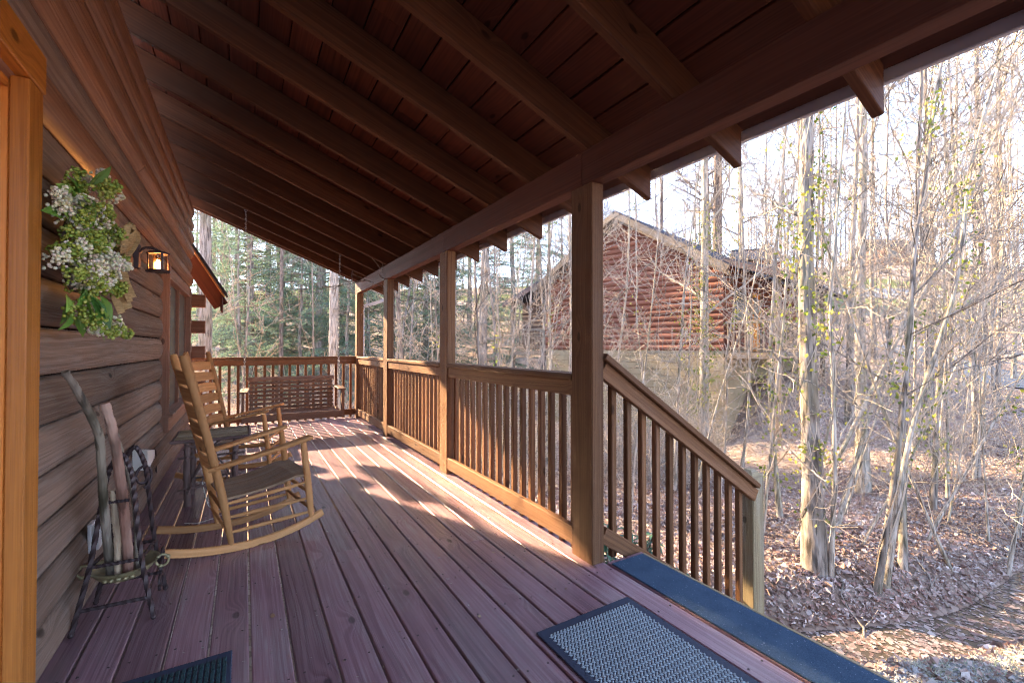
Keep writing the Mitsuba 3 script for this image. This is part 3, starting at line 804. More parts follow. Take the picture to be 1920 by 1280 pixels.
# ---- white covers and socket on the wall
cv = thing('white_wall_cover', 'white tapered plastic box fixed low on the log wall with a black cord', 'cover')
V = [(-.6, 3.88, .56), (-.6, 3.9, .43), (-.53, 3.885, .425), (-.53, 3.87, .54), (-.6, 4.2, .475), (-.6, 4.2, .415), (-.55, 4.2, .412), (-.55, 4.2, .47)]
V = [(-.61, 3.72, .545), (-.61, 3.72, .405), (-.53, 3.72, .4), (-.535, 3.72, .525), (-.61, 4.16, .46), (-.61, 4.16, .4), (-.555, 4.16, .398), (-.555, 4.16, .45)]
F = [(0, 1, 2, 3), (4, 7, 6, 5), (0, 3, 7, 4), (1, 5, 6, 2), (3, 2, 6, 7), (0, 4, 5, 1)]
add('body', plain(V, F), 'white_plastic', cv)
add('cord', tube(curve([(-.58, 4.16, .43), (-.58, 4.3, .42), (-.6, 4.5, .39), (-.62, 4.7, .3), (-.63, 4.8, .1)], 16), .006, 6), 'dark_metal', cv)
so = thing('socket_box', 'small white weatherproof socket box low on the logs behind the iron stand', 'socket')
add('back_plate', boxm(-.615, -.6, 2.78, 2.86, .25, .38, 'post', .004), 'grey_metal', so)
add('cover_flap', boxm(-.599, -.575, 2.785, 2.855, .258, .368, 'post', .006), 'white_plastic', so)

# ---- doormats and tread pad
dm = thing('doormat', 'pale grey woven doormat with a navy border at the head of the steps', 'doormat')
MX0, MX1, MY0, MY1 = 1.055, 1.585, .62, 1.565
add('border', boxm(MX0, MX1, MY0, MY1, .001, .008, 'deck', .003), 'mat_border', dm)
bumps = []
rw, cl = .0125, .017
ny, nx = int((MY1 - MY0 - .07) / rw), int((MX1 - MX0 - .07) / cl)
for j in range(ny):
    for i in range(nx):
        x, y = MX0 + .037 + cl * (i + .5 * (j % 2)), MY0 + .037 + rw * j
        a, b, c = cl * .54, rw * .52, .006 * R(.75, 1.15)
        sk = .005 * (1 if j % 2 else -1)
        bumps.append([(x - a, y - sk, .008), (x, y - b, .008), (x + a, y + sk, .008), (x, y + b, .008), (x, y, .008 + c)])
Bv = np.array(bumps).reshape(-1, 3)
Bf = (np.arange(len(bumps))[:, None, None] * 5 + np.array([[0, 1, 4], [1, 2, 4], [2, 3, 4], [3, 0, 4]])[None]).reshape(-1, 3)
add('weave', (Bv, Bf, nrm(np.tile([[-.6, 0, .8], [0, -.6, .8], [.6, 0, .8], [0, .6, .8], [0, 0, 1]], (len(bumps), 1))), Bv[:, :2]), 'mat_weave', dm, kind='stuff', label='pale blue grey knobbly woven loops')
d2 = thing('doormat', 'dark teal ribbed doormat with a black rubber edge in front of the door', 'doormat')
add('border', boxm(-.62, -.032, 1.25, 2.092, .001, .008, 'deck', .003, axis=1), 'mat_border', d2)
ribs = []
for i in range(30):
    x = -.6 + .0182 * (i + .5) + .008
    for j in range(26):
        y = 1.29 + .0295 * j
        ribs.append(boxm(x - .0068, x + .0068, y, y + .026, .008, .0125, 'deck', .002, axis=1))
add('ribs', cat(ribs), 'mat_rib', d2, kind='stuff', label='short dark teal carpet ribs in rows')
pd = thing('carpet_strip', 'long dark blue flecked carpet strip laid along the edge of the top step', 'carpet')
add('pad', boxm(1.748, 1.985, -.9, 1.845, .0005, .009, 'deck', .003, axis=1), 'blue_carpet', pd)
add('edge_trim', boxm(1.988, 2.004, -.9, 1.845, .0005, .007, 'newel', .002, axis=1), 'wood', pd)

# ---- bits blown onto the deck
gd = np.random.default_rng(31)
n = 260
px_, py_ = gd.uniform(-.55, 1.6, n), 1.2 + 6 * gd.random(n) ** 1.5
a_ = gd.uniform(0, 2 * PI, n)
L_ = gd.uniform(.002, .008, (n, 1)) * (1 + 1.6 * (gd.random((n, 1)) > .93))
d_ = np.stack([np.cos(a_), np.sin(a_), gd.normal(0, .1, n)], -1)
s_ = np.stack([-np.sin(a_), np.cos(a_), gd.normal(0, .2, n)], -1)
c_ = np.stack([px_, py_, np.full(n, .0035)], -1)
Vd = np.stack([c_ - d_ * L_, c_ + s_ * L_ * .5, c_ + d_ * L_, c_ - s_ * L_ * .5], 1).reshape(-1, 3)
Fd = (np.arange(n)[:, None, None] * 4 + np.array([[0, 1, 2], [0, 2, 3]])[None]).reshape(-1, 3)
cd = np.repeat(np.array([(.5, .46, .42), (.25, .15, .1), (.4, .3, .2)])[gd.integers(3, size=n)], 4, 0)
add('deck_litter', (Vd, Fd, np.tile([0, 0, 1.0], (4 * n, 1)), Vd[:, :2]), 'vertex_paint', kind='stuff', label='specks of grit and leaf blown onto the deck', color=cd, flat=True)

# ---- wreath
def leafm(c, d, n, L, wdt, cols, fold=.25, droop=.25):
    """a pointed leaf from c along d with face normal n; returns mesh and colours"""
    d, n = nrm(d), np.asarray(n, float)
    s = nrm(np.cross(d, n))
    n = np.cross(s, d)
    t = np.linspace(0, 1, 6)
    wv = np.array([.0, .72, 1.0, .85, .5, .0]) * wdt / 2
    mid = np.array([c + d * L * q - n * droop * L * q * q for q in t])
    V = np.vstack([mid, mid[1:5] + s * wv[1:5, None] + n * fold * wv[1:5, None], mid[1:5] - s * wv[1:5, None] + n * fold * wv[1:5, None]])
    F = [(0, 1, 6), (6, 1, 2), (6, 2, 7), (7, 2, 3), (7, 3, 8), (8, 3, 4), (8, 4, 9), (9, 4, 5), (0, 10, 1), (10, 2, 1), (10, 11, 2), (11, 3, 2), (11, 12, 3), (12, 4, 3), (12, 13, 4), (13, 5, 4)]
    F = np.array(F)
    v = V[F].reshape(-1, 3)
    nn = nrm(np.cross(v[1::3] - v[::3], v[2::3] - v[::3]))
    nn = np.where((nn @ n)[:, None] < 0, -nn, nn)
    col = np.tile(np.asarray(cols, float) * R(.8, 1.2), (len(v), 1))
    return (v, np.arange(len(v)).reshape(-1, 3), np.repeat(nn, 3, 0), v[:, :2]), col


def tubes_closed(pts, r):
    p = np.asarray(pts, float)
    ang = np.arange(9) * 2 * PI / 8
    return sweep(p, np.stack([np.cos(ang[:8]), np.sin(ang[:8])], -1), 'twig', ups=[(1, 0, 0)] * len(p), smooth=True, caps=False, scales=np.full(len(p), r))


wr = thing('wreath', 'leafy wreath of white and green berry sprays with a burlap bow on the log wall', 'wreath')
WC, WR = np.array([-.555, 2.32, 1.555]), .155
def ringp(a, rr=0.0, out=0.0):
    return WC + np.array([.02 + out, (WR + rr) * math.cos(a) * 1.0, (WR + rr) * 1.08 * math.sin(a)])
add('ring', tubes_closed([ringp(a, -.03, -.02) for a in np.linspace(0, 2 * PI, 41)], .012), 'stick_dark', wr)
def berry_cluster(c, d, n, L, rad, cols):
    ms, cs = [], []
    d = nrm(d)
    e = nrm(np.cross(d, [.3, .5, .9])); f = np.cross(d, e)
    for i in range(n):
        t = rng.random() ** .8
        a = R(0, 2 * PI)
        w_ = rad * math.sqrt(rng.random()) * (1 - .55 * t)
        m = ball(c + d * L * t + (e * math.cos(a) + f * math.sin(a)) * w_, R(.0045, .0072), 6, 4)
        ms.append(m)
        k_ = np.array(cols[int(rng.integers(len(cols)))]) * R(.8, 1.1)
        cs.append(np.tile(k_, (len(m[0]), 1)))
    return cat(ms), np.vstack(cs)
WHITE = [(.78, .78, .62), (.72, .72, .54), (.62, .64, .38), (.72, .64, .54)]
GREEN = [(.3, .38, .06), (.2, .3, .05), (.4, .46, .12), (.26, .3, .04)]
for i in range(104):
    a = i * 2.39996 + R(-.2, .2)
    rr = R(-.15, .105)
    c = ringp(a, rr, R(-.03, .055))
    d = np.array([R(.1, .7), R(-.8, .4) + .3 * math.cos(a), R(-.6, .6) + .15 * math.sin(a)])
    white = i % 2 == 0
    m, col = berry_cluster(c, d, 75 if white else 66, R(.06, .11), .044, WHITE if white else GREEN)
    add('white_berry_spray' if white else 'green_berry_spray', m, 'glossy_leaf', wr, color=col, kind='stuff', label='spray of small white berries' if white else 'spray of small green buds')
for i in range(46):
    a = i * 2.1 + R(-.4, .4)
    c = ringp(a, R(-.07, .1), R(-.03, .06))
    d = np.array([R(.0, .7), math.cos(a) + R(-.9, .5), math.sin(a) + R(-.7, .7)])
    m, col = leafm(c, d, (1, R(-.7, .4), R(-.1, .7)), R(.075, .12), R(.035, .055), [(.1, .22, .035), (.16, .3, .05), (.06, .15, .03), (.24, .4, .08)][i % 4])
    add('leaf', m, 'glossy_leaf', wr, color=col)
scene['burlap'] = two({'type': 'diffuse', 'reflectance': tex(lambda p, n, uv: mikit.mix((.3, .2, .09), (.52, .38, .2), mikit.noise(p.x * 30, p.y * 260, p.z * 260)))})
def ribbon(pts, wd, nrmv):
    p = curve(pts, 16)
    wv = np.asarray(wd) if np.ndim(wd) else np.full(16, wd)
    wv = np.interp(np.linspace(0, 1, 16), np.linspace(0, 1, len(wv)), wv)
    return sweep(p, [(-.5, 0), (-.25, .12), (0, -.02), (.25, .12), (.5, 0), (.5, -.02), (.25, .1), (0, -.04), (-.25, .1), (-.5, -.02)], up=nrmv, smooth=False, caps=False, scales=np.stack([wv, np.full(16, .12)], -1))
kb = WC + [.075, .16, .02]
add('bow_loop', ribbon([kb, kb + [.05, .03, .1], kb + [.06, .1, .12], kb + [.03, .1, .05], kb], [.02, .05, .065, .05, .02], (1, -.6, .2)), 'burlap', wr)
add('bow_loop', ribbon([kb, kb + [.07, -.08, .06], kb + [.08, -.13, .11], kb + [.05, -.1, .03], kb], [.02, .045, .06, .045, .02], (1, -.4, .3)), 'burlap', wr)
add('bow_tail', ribbon([kb, kb + [.03, .04, -.07], kb + [.01, .05, -.14], kb + [.03, .09, -.21]], [.02, .05, .065, .08], (1, -.7, 0)), 'burlap', wr)
add('bow_tail', ribbon([kb, kb + [.03, .0, -.06], kb + [.04, .03, -.11], kb + [.05, .08, -.16]], [.02, .04, .05, .06], (1, -.7, .2)), 'burlap', wr)

# ================================================================ terrain
F2, R2 = np.array([math.sin(YAW), math.cos(YAW)]), np.array([math.cos(YAW), -math.sin(YAW)])


def at(u, d):
    """ground-plan point d metres ahead in the direction of column u of the photograph"""
    return F2 * d + R2 * d * (u - 960) / 838.4


CTRL = [(0, 4, -1.05), (1, -2, -1.0), (-5, 4, -.8), (2.3, 2.2, -1.08), (3.3, 2.0, -1.18), (2, 6, -1.1), (0, 9, -1.1), (-6, 10, -.7), (5, -4, -1.3), (12, -8, -1.2)]
for u, d, z in [(1525, 4.9, -1.18), (1640, 4.8, -1.22), (1330, 13.2, -1.9), (1350, 12.6, -1.86), (1440, 14.5, .35), (1600, 13, -.95), (1850, 20, -.6), (1750, 30, 1.5), (1640, 45, 6.6), (1900, 45, 5.9),
                (1700, 70, 14), (2300, 60, 10), (2300, 20, -.4), (540, 14, -1.0), (540, 26, -.4), (500, 50, 3.5), (300, 25, 0), (100, 60, 5), (300, 90, 12), (800, 20, -1.7), (800, 40, 1.0), (900, 70, 8),
                (1050, 19, -1.6), (1150, 35, 2.5), (1250, 60, 10), (1350, 45, 7.5), (1660, 62, 12.6), (1250, 22, .6), (1400, 26, 2.6), (1520, 20, .4), (1300, 100, 17), (1700, 110, 22), (600, 110, 16), (1100, 110, 17), (2500, 110, 18), (1150, 9, -1.5), (1900, 9, -1.2)]:
    CTRL.append((*at(u, d), z))
CTRL = np.array(CTRL, float)
rbf = RBFInterpolator(CTRL[:, :2], CTRL[:, 2], kernel='linear', smoothing=.25)
CREEK = np.array([at(1250, 3.75), at(1400, 3.95), at(1520, 4.1), at(1640, 4.18), at(1750, 4.28), at(1850, 4.5), at(1920, 4.9), at(2000, 5.6), at(2100, 6.6)])
CREEKP = curve(np.c_[CREEK, np.zeros(len(CREEK))], 60)[:, :2]
WATER_Z = -1.55


def height(xy):
    xy = np.atleast_2d(np.asarray(xy, float))
    z = rbf(xy)
    r = np.linalg.norm(xy, axis=1)
    far = np.clip((r - 130) / 200, 0, 1)
    z = z * (1 - far) + far * np.minimum(z, 24)
    z += (.16 * (meshkit.fbm(np.c_[xy * .6, np.zeros(len(xy))], 3, 2) - .5)) * np.clip(r / 5, 0, 1)
    dc = np.min(np.linalg.norm(xy[:, None] - CREEKP[None], axis=2), axis=1)
    bed = WATER_Z - .045
    t = np.clip((dc - .1) / .7, 0, 1)
    t = t * t * (3 - 2 * t)
    return bed * (1 - t) + z * t


gr, ga = np.r_[np.linspace(.5, 12, 70), np.geomspace(12.3, 900, 90)], np.linspace(0, 2 * PI, 361)
rr, aa = np.meshgrid(gr, ga, indexing='ij')
gx, gy = rr * np.cos(aa), rr * np.sin(aa)
gz = height(np.c_[gx.ravel(), gy.ravel()]).reshape(gx.shape)
V = np.stack([gx, gy, gz], -1).reshape(-1, 3)
na = len(ga)
F = np.array([[i * na + j, (i + 1) * na + j, (i + 1) * na + j + 1, i * na + j + 1] for i in range(len(gr) - 1) for j in range(na - 1)])
F = np.vstack([F[:, [0, 1, 2]], F[:, [0, 2, 3]]])
N = np.zeros_like(V)
fn = np.cross(V[F[:, 1]] - V[F[:, 0]], V[F[:, 2]] - V[F[:, 0]])
fn *= np.sign(fn[:, 2:3])
for q in range(3):
    np.add.at(N, F[:, q], fn)
add('ground', (V, F, nrm(N), V[:, :2]), 'leafy_ground', kind='structure', label='leaf covered woodland ground rising to a sunny hillside')
side = nrm(np.gradient(CREEKP, axis=0))[:, ::-1] * [1, -1]
wv = np.vstack([np.c_[CREEKP + side * s, np.full(60, WATER_Z)] for s in (-.62, .62)])
wf = np.array([[i, i + 1, 61 + i, 60 + i] for i in range(59)])
scene['creek_water'] = two({'type': 'principled', 'base_color': rgb(.075, .06, .045), 'roughness': .12, 'specular': .5})
m = plain(wv, wf)
add('creek', (m[0], m[1], np.tile([0, 0, 1.0], (len(m[0]), 1)), m[3]), 'creek_water', kind='structure', label='shallow creek full of leaves running past the porch steps')


def road(pts, wd, lab):
    p = curve(np.c_[np.array(pts), np.zeros(len(pts))], 50)[:, :2]
    s = nrm(np.gradient(p, axis=0))[:, ::-1] * [1, -1]
    cols = [p + s * wd * q for q in np.linspace(-.5, .5, 7)]
    V = np.vstack([np.c_[c, height(c) + .06] for c in cols])
    F = np.array([[a * 50 + i, a * 50 + i + 1, (a + 1) * 50 + i + 1, (a + 1) * 50 + i] for a in range(6) for i in range(49)])
    m = plain(V, F)
    n = np.where(m[2][:, 2:3] < 0, -m[2], m[2])
    add('road', (m[0], m[1], n, m[3]), 'asphalt', kind='structure', label=lab)


road([at(1540, 47), at(1640, 45), at(1760, 46), at(1900, 44), at(2150, 45)], 5.5, 'sunlit road across the hillside behind the bare trees')
road([at(1680, 27), at(1800, 23), at(1950, 20), at(2300, 17)], 3.6, 'shaded drive below the hillside on the right')

# ================================================================ the neighbouring cabin
NO, ES, ET = np.array([11.96, 7.98]), np.array([-.256, .967]), np.array([.967, .256])


def nc(s, t, z):
    return np.array([*(NO + ES * s + ET * t), z])


ncab = thing('neighbour_cabin', 'red brown log cabin with a steep gable and side porches beyond the bare trees', 'cabin')
NW, NZ0, NA = 6.72, 1.1, 5.62
def nroof(s):
    return NA - .62 * abs(s - NW / 2)
rows = int((NA - NZ0) / PZ)
np_prof = [(0, -.092)] + [(.055 * (1 - abs(q) ** 2.6) + .006, q * .09) for q in np.linspace(-1, 1, 7)] + [(0, .092), (-.05, .092), (-.05, -.092)]
for i in range(rows):
    z = NZ0 + PZ * (i + .5)
    half = min(NW / 2, (NA - z) / .62 - .05)
    if half < .15:
        continue
    a, b = NW / 2 - half, NW / 2 + half
    cut = a + (b - a) * R(.3, .7) if (b - a) > 3 else None
    for p, q in ([(a, b)] if cut is None else [(a, cut - .006), (cut + .006, b)]):
        # direction chosen so that side points away from the cabin, to the camera
        pa, pb = nc(q, 0, z), nc(p, 0, z)
        m = sweep([pa, pb], np_prof, 'neighbour', smooth=True)
        if (np.mean(m[0], 0) - (pa + pb) / 2)[:2] @ ET > 0:
            m = sweep([pb, pa], np_prof, 'neighbour', smooth=True)
        add('log', m, 'wood', ncab)
for i in range(14):          # side wall on the right, under the porch
    z = NZ0 + PZ * (i + .5)
    for p, q in [(0.1, 2.3), (3.35, 5.2), (6.1, 9)] if z < 3.0 else [(.1, 9)]:
        pa, pb = nc(.02, p, z), nc(.02, q, z)
        m = sweep([pa, pb], np_prof, 'neighbour', smooth=True)
        if (np.mean(m[0], 0) - (pa + pb) / 2)[:2] @ ES > 0:
            m = sweep([pb, pa], np_prof, 'neighbour', smooth=True)
        add('side_log', m, 'wood', ncab)
for i in range(11):          # set-back wall of the left porch
    z = NZ0 + PZ * (i + .5)
    m = sweep([nc(8.6, .7, z), nc(6.75, .7, z)], np_prof, 'log_low', smooth=True)
    if (np.mean(m[0], 0) - nc(7.67, .7, z))[:2] @ ET > 0:
        m = sweep([nc(6.75, .7, z), nc(8.6, .7, z)], np_prof, 'log_low', smooth=True)
    add('porch_log', m, 'wood', ncab)


def ncbox(s0, s1, t0, t1, z0, z1, pal, c=.01):
    d = [abs(s1 - s0), abs(t1 - t0), z1 - z0]
    ax = int(np.argmax(d))
    sm, tm, zm = (s0 + s1) / 2, (t0 + t1) / 2, (z0 + z1) / 2
    if ax == 2:
        return sweep([nc(sm, tm, z0), nc(sm, tm, z1)], rect(d[0], d[1], c), pal, up=(*ET, 0))
    if ax == 0:
        return sweep([nc(s0, tm, zm), nc(s1, tm, zm)], rect(d[1], d[2], c), pal)
    return sweep([nc(sm, t0, zm), nc(sm, t1, zm)], rect(d[0], d[2], c), pal)


add('foundation', ncbox(.0, NW, .03, 9, -3.0, NZ0 - .004, 'newel', .01), 'concrete', ncab, label='tan rendered foundation wall')
for i in range(15):
    z = NZ0 - .2 * (i + 1)
    for j in range(18):
        a = max(0.0, .4 * j - .2 * (i % 2))
        b = min(NW, .4 * (j + 1) - .2 * (i % 2))
        if b - a > .05:
            add('foundation_block', ncbox(a + .004, b - .004, -.012 - R(0, .006), .028, z + .004, z + .194, 'newel', .005), 'concrete', ncab)
add('wall_core', ncbox(.06, NW - .06, .05, 9, NZ0, 3.55, 'neighbour', 0), 'shadow_board', ncab)
for sgn, s_a, s_b in ((-1, -.28, NW / 2), (1, NW / 2, NW + .28)):
    lo, hi = (s_a, s_b) if sgn < 0 else (s_b, s_a)
    up3 = nrm(np.array([*(ES * sgn * .62), 1]))
    mid = (lo + hi) / 2
    wdt = abs(hi - lo) * math.hypot(1, .62)
    add('roof', sweep([nc(mid, -.45, nroof(mid) + .17), nc(mid, 9.4, nroof(mid) + .17)], rect(wdt, .05, .01), 'rafter', up=up3), 'shingles', ncab)
    add('rake_board', sweep([nc(lo, -.46, nroof(lo) + .04), nc(hi, -.46, nroof(hi) + .04)], rect(.04, .2, .006), 'weathered'), 'wood', ncab)
    add('rake_board', sweep([nc(lo, -.3, nroof(lo) - .09), nc(hi, -.3, nroof(hi) - .09)], rect(.12, .12, .006), 'weathered'), 'wood', ncab)
    s0, s1 = (-1.85, -.1) if sgn < 0 else (NW + .1, NW + 2.0)
    f = lambda s: 3.78 - .36 * (abs(s - NW / 2) - NW / 2)
    up3 = nrm(np.array([*(ES * sgn * .36), 1]))
    mid = (s0 + s1) / 2
    add('porch_roof', sweep([nc(mid, -.4, f(mid)), nc(mid, 9.2, f(mid))], rect(abs(s1 - s0) * 1.07, .05, .01), 'rafter', up=up3), 'shingles', ncab)
    add('porch_rake', sweep([nc(s0, -.42, f(s0) - .12), nc(s1, -.42, f(s1) - .12)], rect(.04, .16, .006), 'twig'), 'wood', ncab)
    e0, e1 = (-1.45, -.05) if sgn < 0 else (NW + .05, NW + 1.9)
    add('porch_deck', ncbox(e0, e1, -.05, 8.5, .88, 1.05, 'weathered'), 'wood', ncab)
    add('porch_rail', ncbox(e0, e1, -.03, .06, 1.86, 1.95, 'weathered'), 'wood', ncab)
    add('porch_rail', ncbox(e0, e1, -.02, .03, 1.12, 1.2, 'weathered'), 'wood', ncab)
    nbal = int((e1 - e0) / .14)
    for j in range(nbal):
        s = e0 + (e1 - e0) * (j + .5) / nbal
        add('porch_baluster', ncbox(s - .022, s + .022, -.06, -.022, 1.07, 1.9, 'weathered', .004), 'wood', ncab)
    es = e0 + .06 if sgn < 0 else e1 - .06
    for t in (.02, 3.0, 6.0):
        add('porch_post', ncbox(es - .07, es + .07, t - .07, t + .07, -1.5 if t < 1 else -.5, f(es) - .08, 'weathered'), 'wood', ncab)
    if sgn < 0:
        for j in range(40):
            t = .2 + j * .15
            add('porch_baluster', ncbox(es - .02, es + .02, t - .02, t + .02, 1.07, 1.9, 'weathered', .004), 'wood', ncab)
        add('porch_rail', ncbox(es - .04, es + .04, .1, 6.2, 1.86, 1.95, 'weathered'), 'wood', ncab)
dr_ = add('door', ncbox(-.06, .0, 2.4, 3.25, 1.07, 3.0, 'trim'), 'wood', ncab)
add('frame', ncbox(-.09, .01, 2.3, 2.395, 1.07, 3.1, 'weathered'), 'wood', dr_)
add('frame', ncbox(-.09, .01, 3.255, 3.35, 1.07, 3.1, 'weathered'), 'wood', dr_)
add('pane', ncbox(-.075, -.062, 2.58, 3.07, 2.0, 2.85, 'trim'), 'screen', dr_)
wn = add('window', ncbox(-.07, .0, .75, 1.75, 1.95, 3.0, 'weathered'), 'wood', ncab)
add('pane', ncbox(-.085, -.072, .83, 1.67, 2.03, 2.92, 'trim'), 'screen', wn)


def far_cabin(u, d, wd, dp, hgt, rot, label, chimney=False):
    x, y = at(u, d)
    z = float(height([[x, y]])[0])
    c = thing('far_cabin', label, 'cabin')
    a = YAW + rot
    ex, ey = np.array([math.cos(a), -math.sin(a)]), np.array([math.sin(a), math.cos(a)])
    q = lambda p, t, h: np.array([x + ex[0] * p + ey[0] * t, y + ex[1] * p + ey[1] * t, z + h])
    nlog = int((hgt + .8) / .3)
    add('wall', sweep([q(0, 0, -.8), q(0, 0, hgt)], rect(wd, dp, .02), 'shade_trim', up=(*ey, 0)), 'wood', c)
    for i in range(nlog):
        h_ = -.65 + .3 * i
        add('log', sweep([q(-wd / 2, -dp / 2, h_), q(wd / 2, -dp / 2, h_)], rect(.14, .27, .06), 'shade_trim'), 'wood', c)
    for s in (-1, 1):
        up3 = nrm(np.array([*(-ey * -s * .6), 1]))
        add('roof', sweep([q(-wd / 2 - .3, s * dp / 4, hgt + .3 + dp * .13), q(wd / 2 + .3, s * dp / 4, hgt + .3 + dp * .13)], rect(dp * .5 * 1.2 + .3, .1, .01), 'rafter', up=up3), 'shingles', c)
    for s in (-.28, .2):
        wk = add('window', sweep([q(wd * s, -dp / 2 - .09, hgt - 1.5), q(wd * s, -dp / 2 - .09, hgt - .35)], rect(1.0, .1, .01), 'weathered', up=(*ey, 0)), 'wood', c)
        add('pane', sweep([q(wd * s, -dp / 2 - .15, hgt - 1.42), q(wd * s, -dp / 2 - .15, hgt - .43)], rect(.84, .02, 0), 'weathered', up=(*ey, 0)), 'screen', wk)
    if chimney:
        add('chimney', sweep([q(wd * .3, 0, hgt), q(wd * .3, 0, hgt + 1.9)], rect(.5, .5, .02), 'newel', up=(*ey, 0)), 'concrete', c)


far_cabin(1415, 43, 3.4, 4, 2.5, .25, 'small far log cabin showing above the porch roof of the neighbouring cabin', True)
far_cabin(1668, 74, 8, 6, 2.3, -.1, 'wide far log cabin high on the hill between the bare trees')

# ================================================================ trees
def tubes(lines, sides=4):
    V, F, N, c = [], [], [], 0
    ang = np.arange(sides) * 2 * PI / sides
    ca, sa = np.cos(ang), np.sin(ang)
    i = np.arange(sides)
    for pts, rad in lines:
        n = len(pts)
        t = np.gradient(pts, axis=0)
        t /= np.linalg.norm(t, axis=1, keepdims=True) + 1e-12
        S = np.cross(t, [.31, .87, .12] if abs(t[0, 2]) > .5 else [0, 0, 1.0])
        S /= np.linalg.norm(S, axis=1, keepdims=True) + 1e-12
        U = np.cross(S, t)
        nn = S[:, None] * ca[None, :, None] + U[:, None] * sa[None, :, None]
        V.append((pts[:, None] + nn * np.asarray(rad)[:, None, None]).reshape(-1, 3))
        N.append(nn.reshape(-1, 3))
        for k in range(n - 1):
            a = c + k * sides
            F.append(np.stack([a + i, a + (i + 1) % sides, a + sides + (i + 1) % sides], -1))
            F.append(np.stack([a + i, a + sides + (i + 1) % sides, a + sides + i], -1))
        c += n * sides
    V, F, N = np.vstack(V), np.vstack(F), np.vstack(N)
    fnn = np.cross(V[F[:, 1]] - V[F[:, 0]], V[F[:, 2]] - V[F[:, 0]])
    bad = np.sum(fnn * N[F[:, 0]], 1) < 0
    F[bad] = F[bad][:, ::-1]
    return V, F, N, V[:, :2]


def twigs(g, out, p, d, L, r, level, up=.35, wob=.16, few=1.0):
    n = 5 if level > 1 else 4
    pts, dirs = [p], [d]
    for k in range(n - 1):
        d = nrm(d + g.normal(0, wob, 3) + np.array([0, 0, up * .3]))
        p = p + d * L / (n - 1)
        pts.append(p)
        dirs.append(d)
    out.append((np.array(pts), np.linspace(r, r * .35, n)))
    if level <= 0:
        return
    kids = max(1, round({3: 7, 2: 6, 1: 4}[level] * few))
    for k in range(kids):
        t = g.uniform(.15, .98)
        i = min(int(t * (n - 1)), n - 2)
        q = pts[i] + (pts[i + 1] - pts[i]) * (t * (n - 1) - i)
        e = nrm(np.cross(dirs[i], g.normal(0, 1, 3)))
        a = g.uniform(.45, 1.0)
        twigs(g, out, q, nrm(dirs[i] * math.cos(a) + e * math.sin(a)), L * g.uniform(.3, .55) * (1.1 - .5 * t), r * .5 * (1.1 - .4 * t), level - 1, up, wob, few)


def tree_mesh(seed, h, r, lean=(0, 0), nbr=12, t0=.2, blen=.28, levels=2, bend=.03, sides=8, elev=(.25, .9), minr=.0042, few=.8):
    g = np.random.default_rng(seed)
    n = 11
    t = np.linspace(0, 1, n)
    wx, wy = [np.interp(t, np.linspace(0, 1, 5), np.cumsum(g.normal(0, bend, 5))) * h * .35 for _ in (0, 1)]
    stem = np.stack([lean[0] * h * t + (wx - wx[0]) , lean[1] * h * t + (wy - wy[0]), h * t - .15 * (1 - t)], -1)
    rad = r * (1 - .78 * t ** .85)
    rad[0] *= 1.35
    pts = curve(stem, 22)
    rr2 = np.interp(np.linspace(0, 1, 22), t, rad)
    out = []
    for k in range(nbr):
        q = t0 + (1 - t0) * ((k + g.uniform(.1, .9)) / nbr)
        i = min(int(q * 21), 20)
        p = pts[i] + (pts[i + 1] - pts[i]) * (q * 21 - i)
        az, el = g.uniform(0, 2 * PI), g.uniform(*elev)
        d = np.array([math.cos(az) * math.cos(el), math.sin(az) * math.cos(el), math.sin(el)])
        twigs(g, out, p, d, h * blen * g.uniform(.6, 1.2) * (1.15 - .7 * q), max(rr2[i] * .38, .004), levels, few=few)
    out = [(a, np.maximum(b, minr)) for a, b in out]
    return tubes([(pts, rr2)], sides), tubes(out, 3), pts, rr2


def rough(m, amp, freq, seed=1):
    q = m[0] * np.array([freq, freq, freq * .18])
    d = (meshkit.fbm(q, 3, seed) - .5) * 2 * amp
    e = np.abs(meshkit.noise(m[0] * np.array([freq * 1.6, freq * 1.6, freq * .1]), seed + 9) - .5) * 2
    return renormal((m[0] + m[2] * (d - amp * .9 * (1 - e) ** 3)[:, None], m[1], m[2], m[3]))


def leaf_cloud(g, pts, size, cols, hang=.6):
    """small two-triangle leaves at pts"""
    n = len(pts)
    d = nrm(g.normal(0, 1, (n, 3)) - [0, 0, hang])
    s = nrm(np.cross(d, g.normal(0, 1, (n, 3))))
    L = size * g.uniform(.6, 1.3, (n, 1))
    q = nrm(np.cross(s, d)) * L * .12
    V = np.stack([pts, pts + d * L * .5 + s * L * .36 + q, pts + d * L, pts + d * L * .5 - s * L * .36 + q], 1).reshape(-1, 3)
    F = (np.arange(n)[:, None, None] * 4 + np.array([[0, 1, 2], [0, 2, 3]])[None]).reshape(-1, 3)
    N = np.repeat(nrm(np.cross(d, s)), 4, 0)
    c = np.array(cols)[g.integers(len(cols), size=n)] * g.uniform(.75, 1.2, (n, 1))
    return (V, F, N, V[:, :2]), np.repeat(c, 4, 0)


VINE = [(.36, .36, .06), (.22, .27, .05), (.45, .43, .11), (.12, .17, .04), (.48, .41, .16), (.16, .2, .05)]


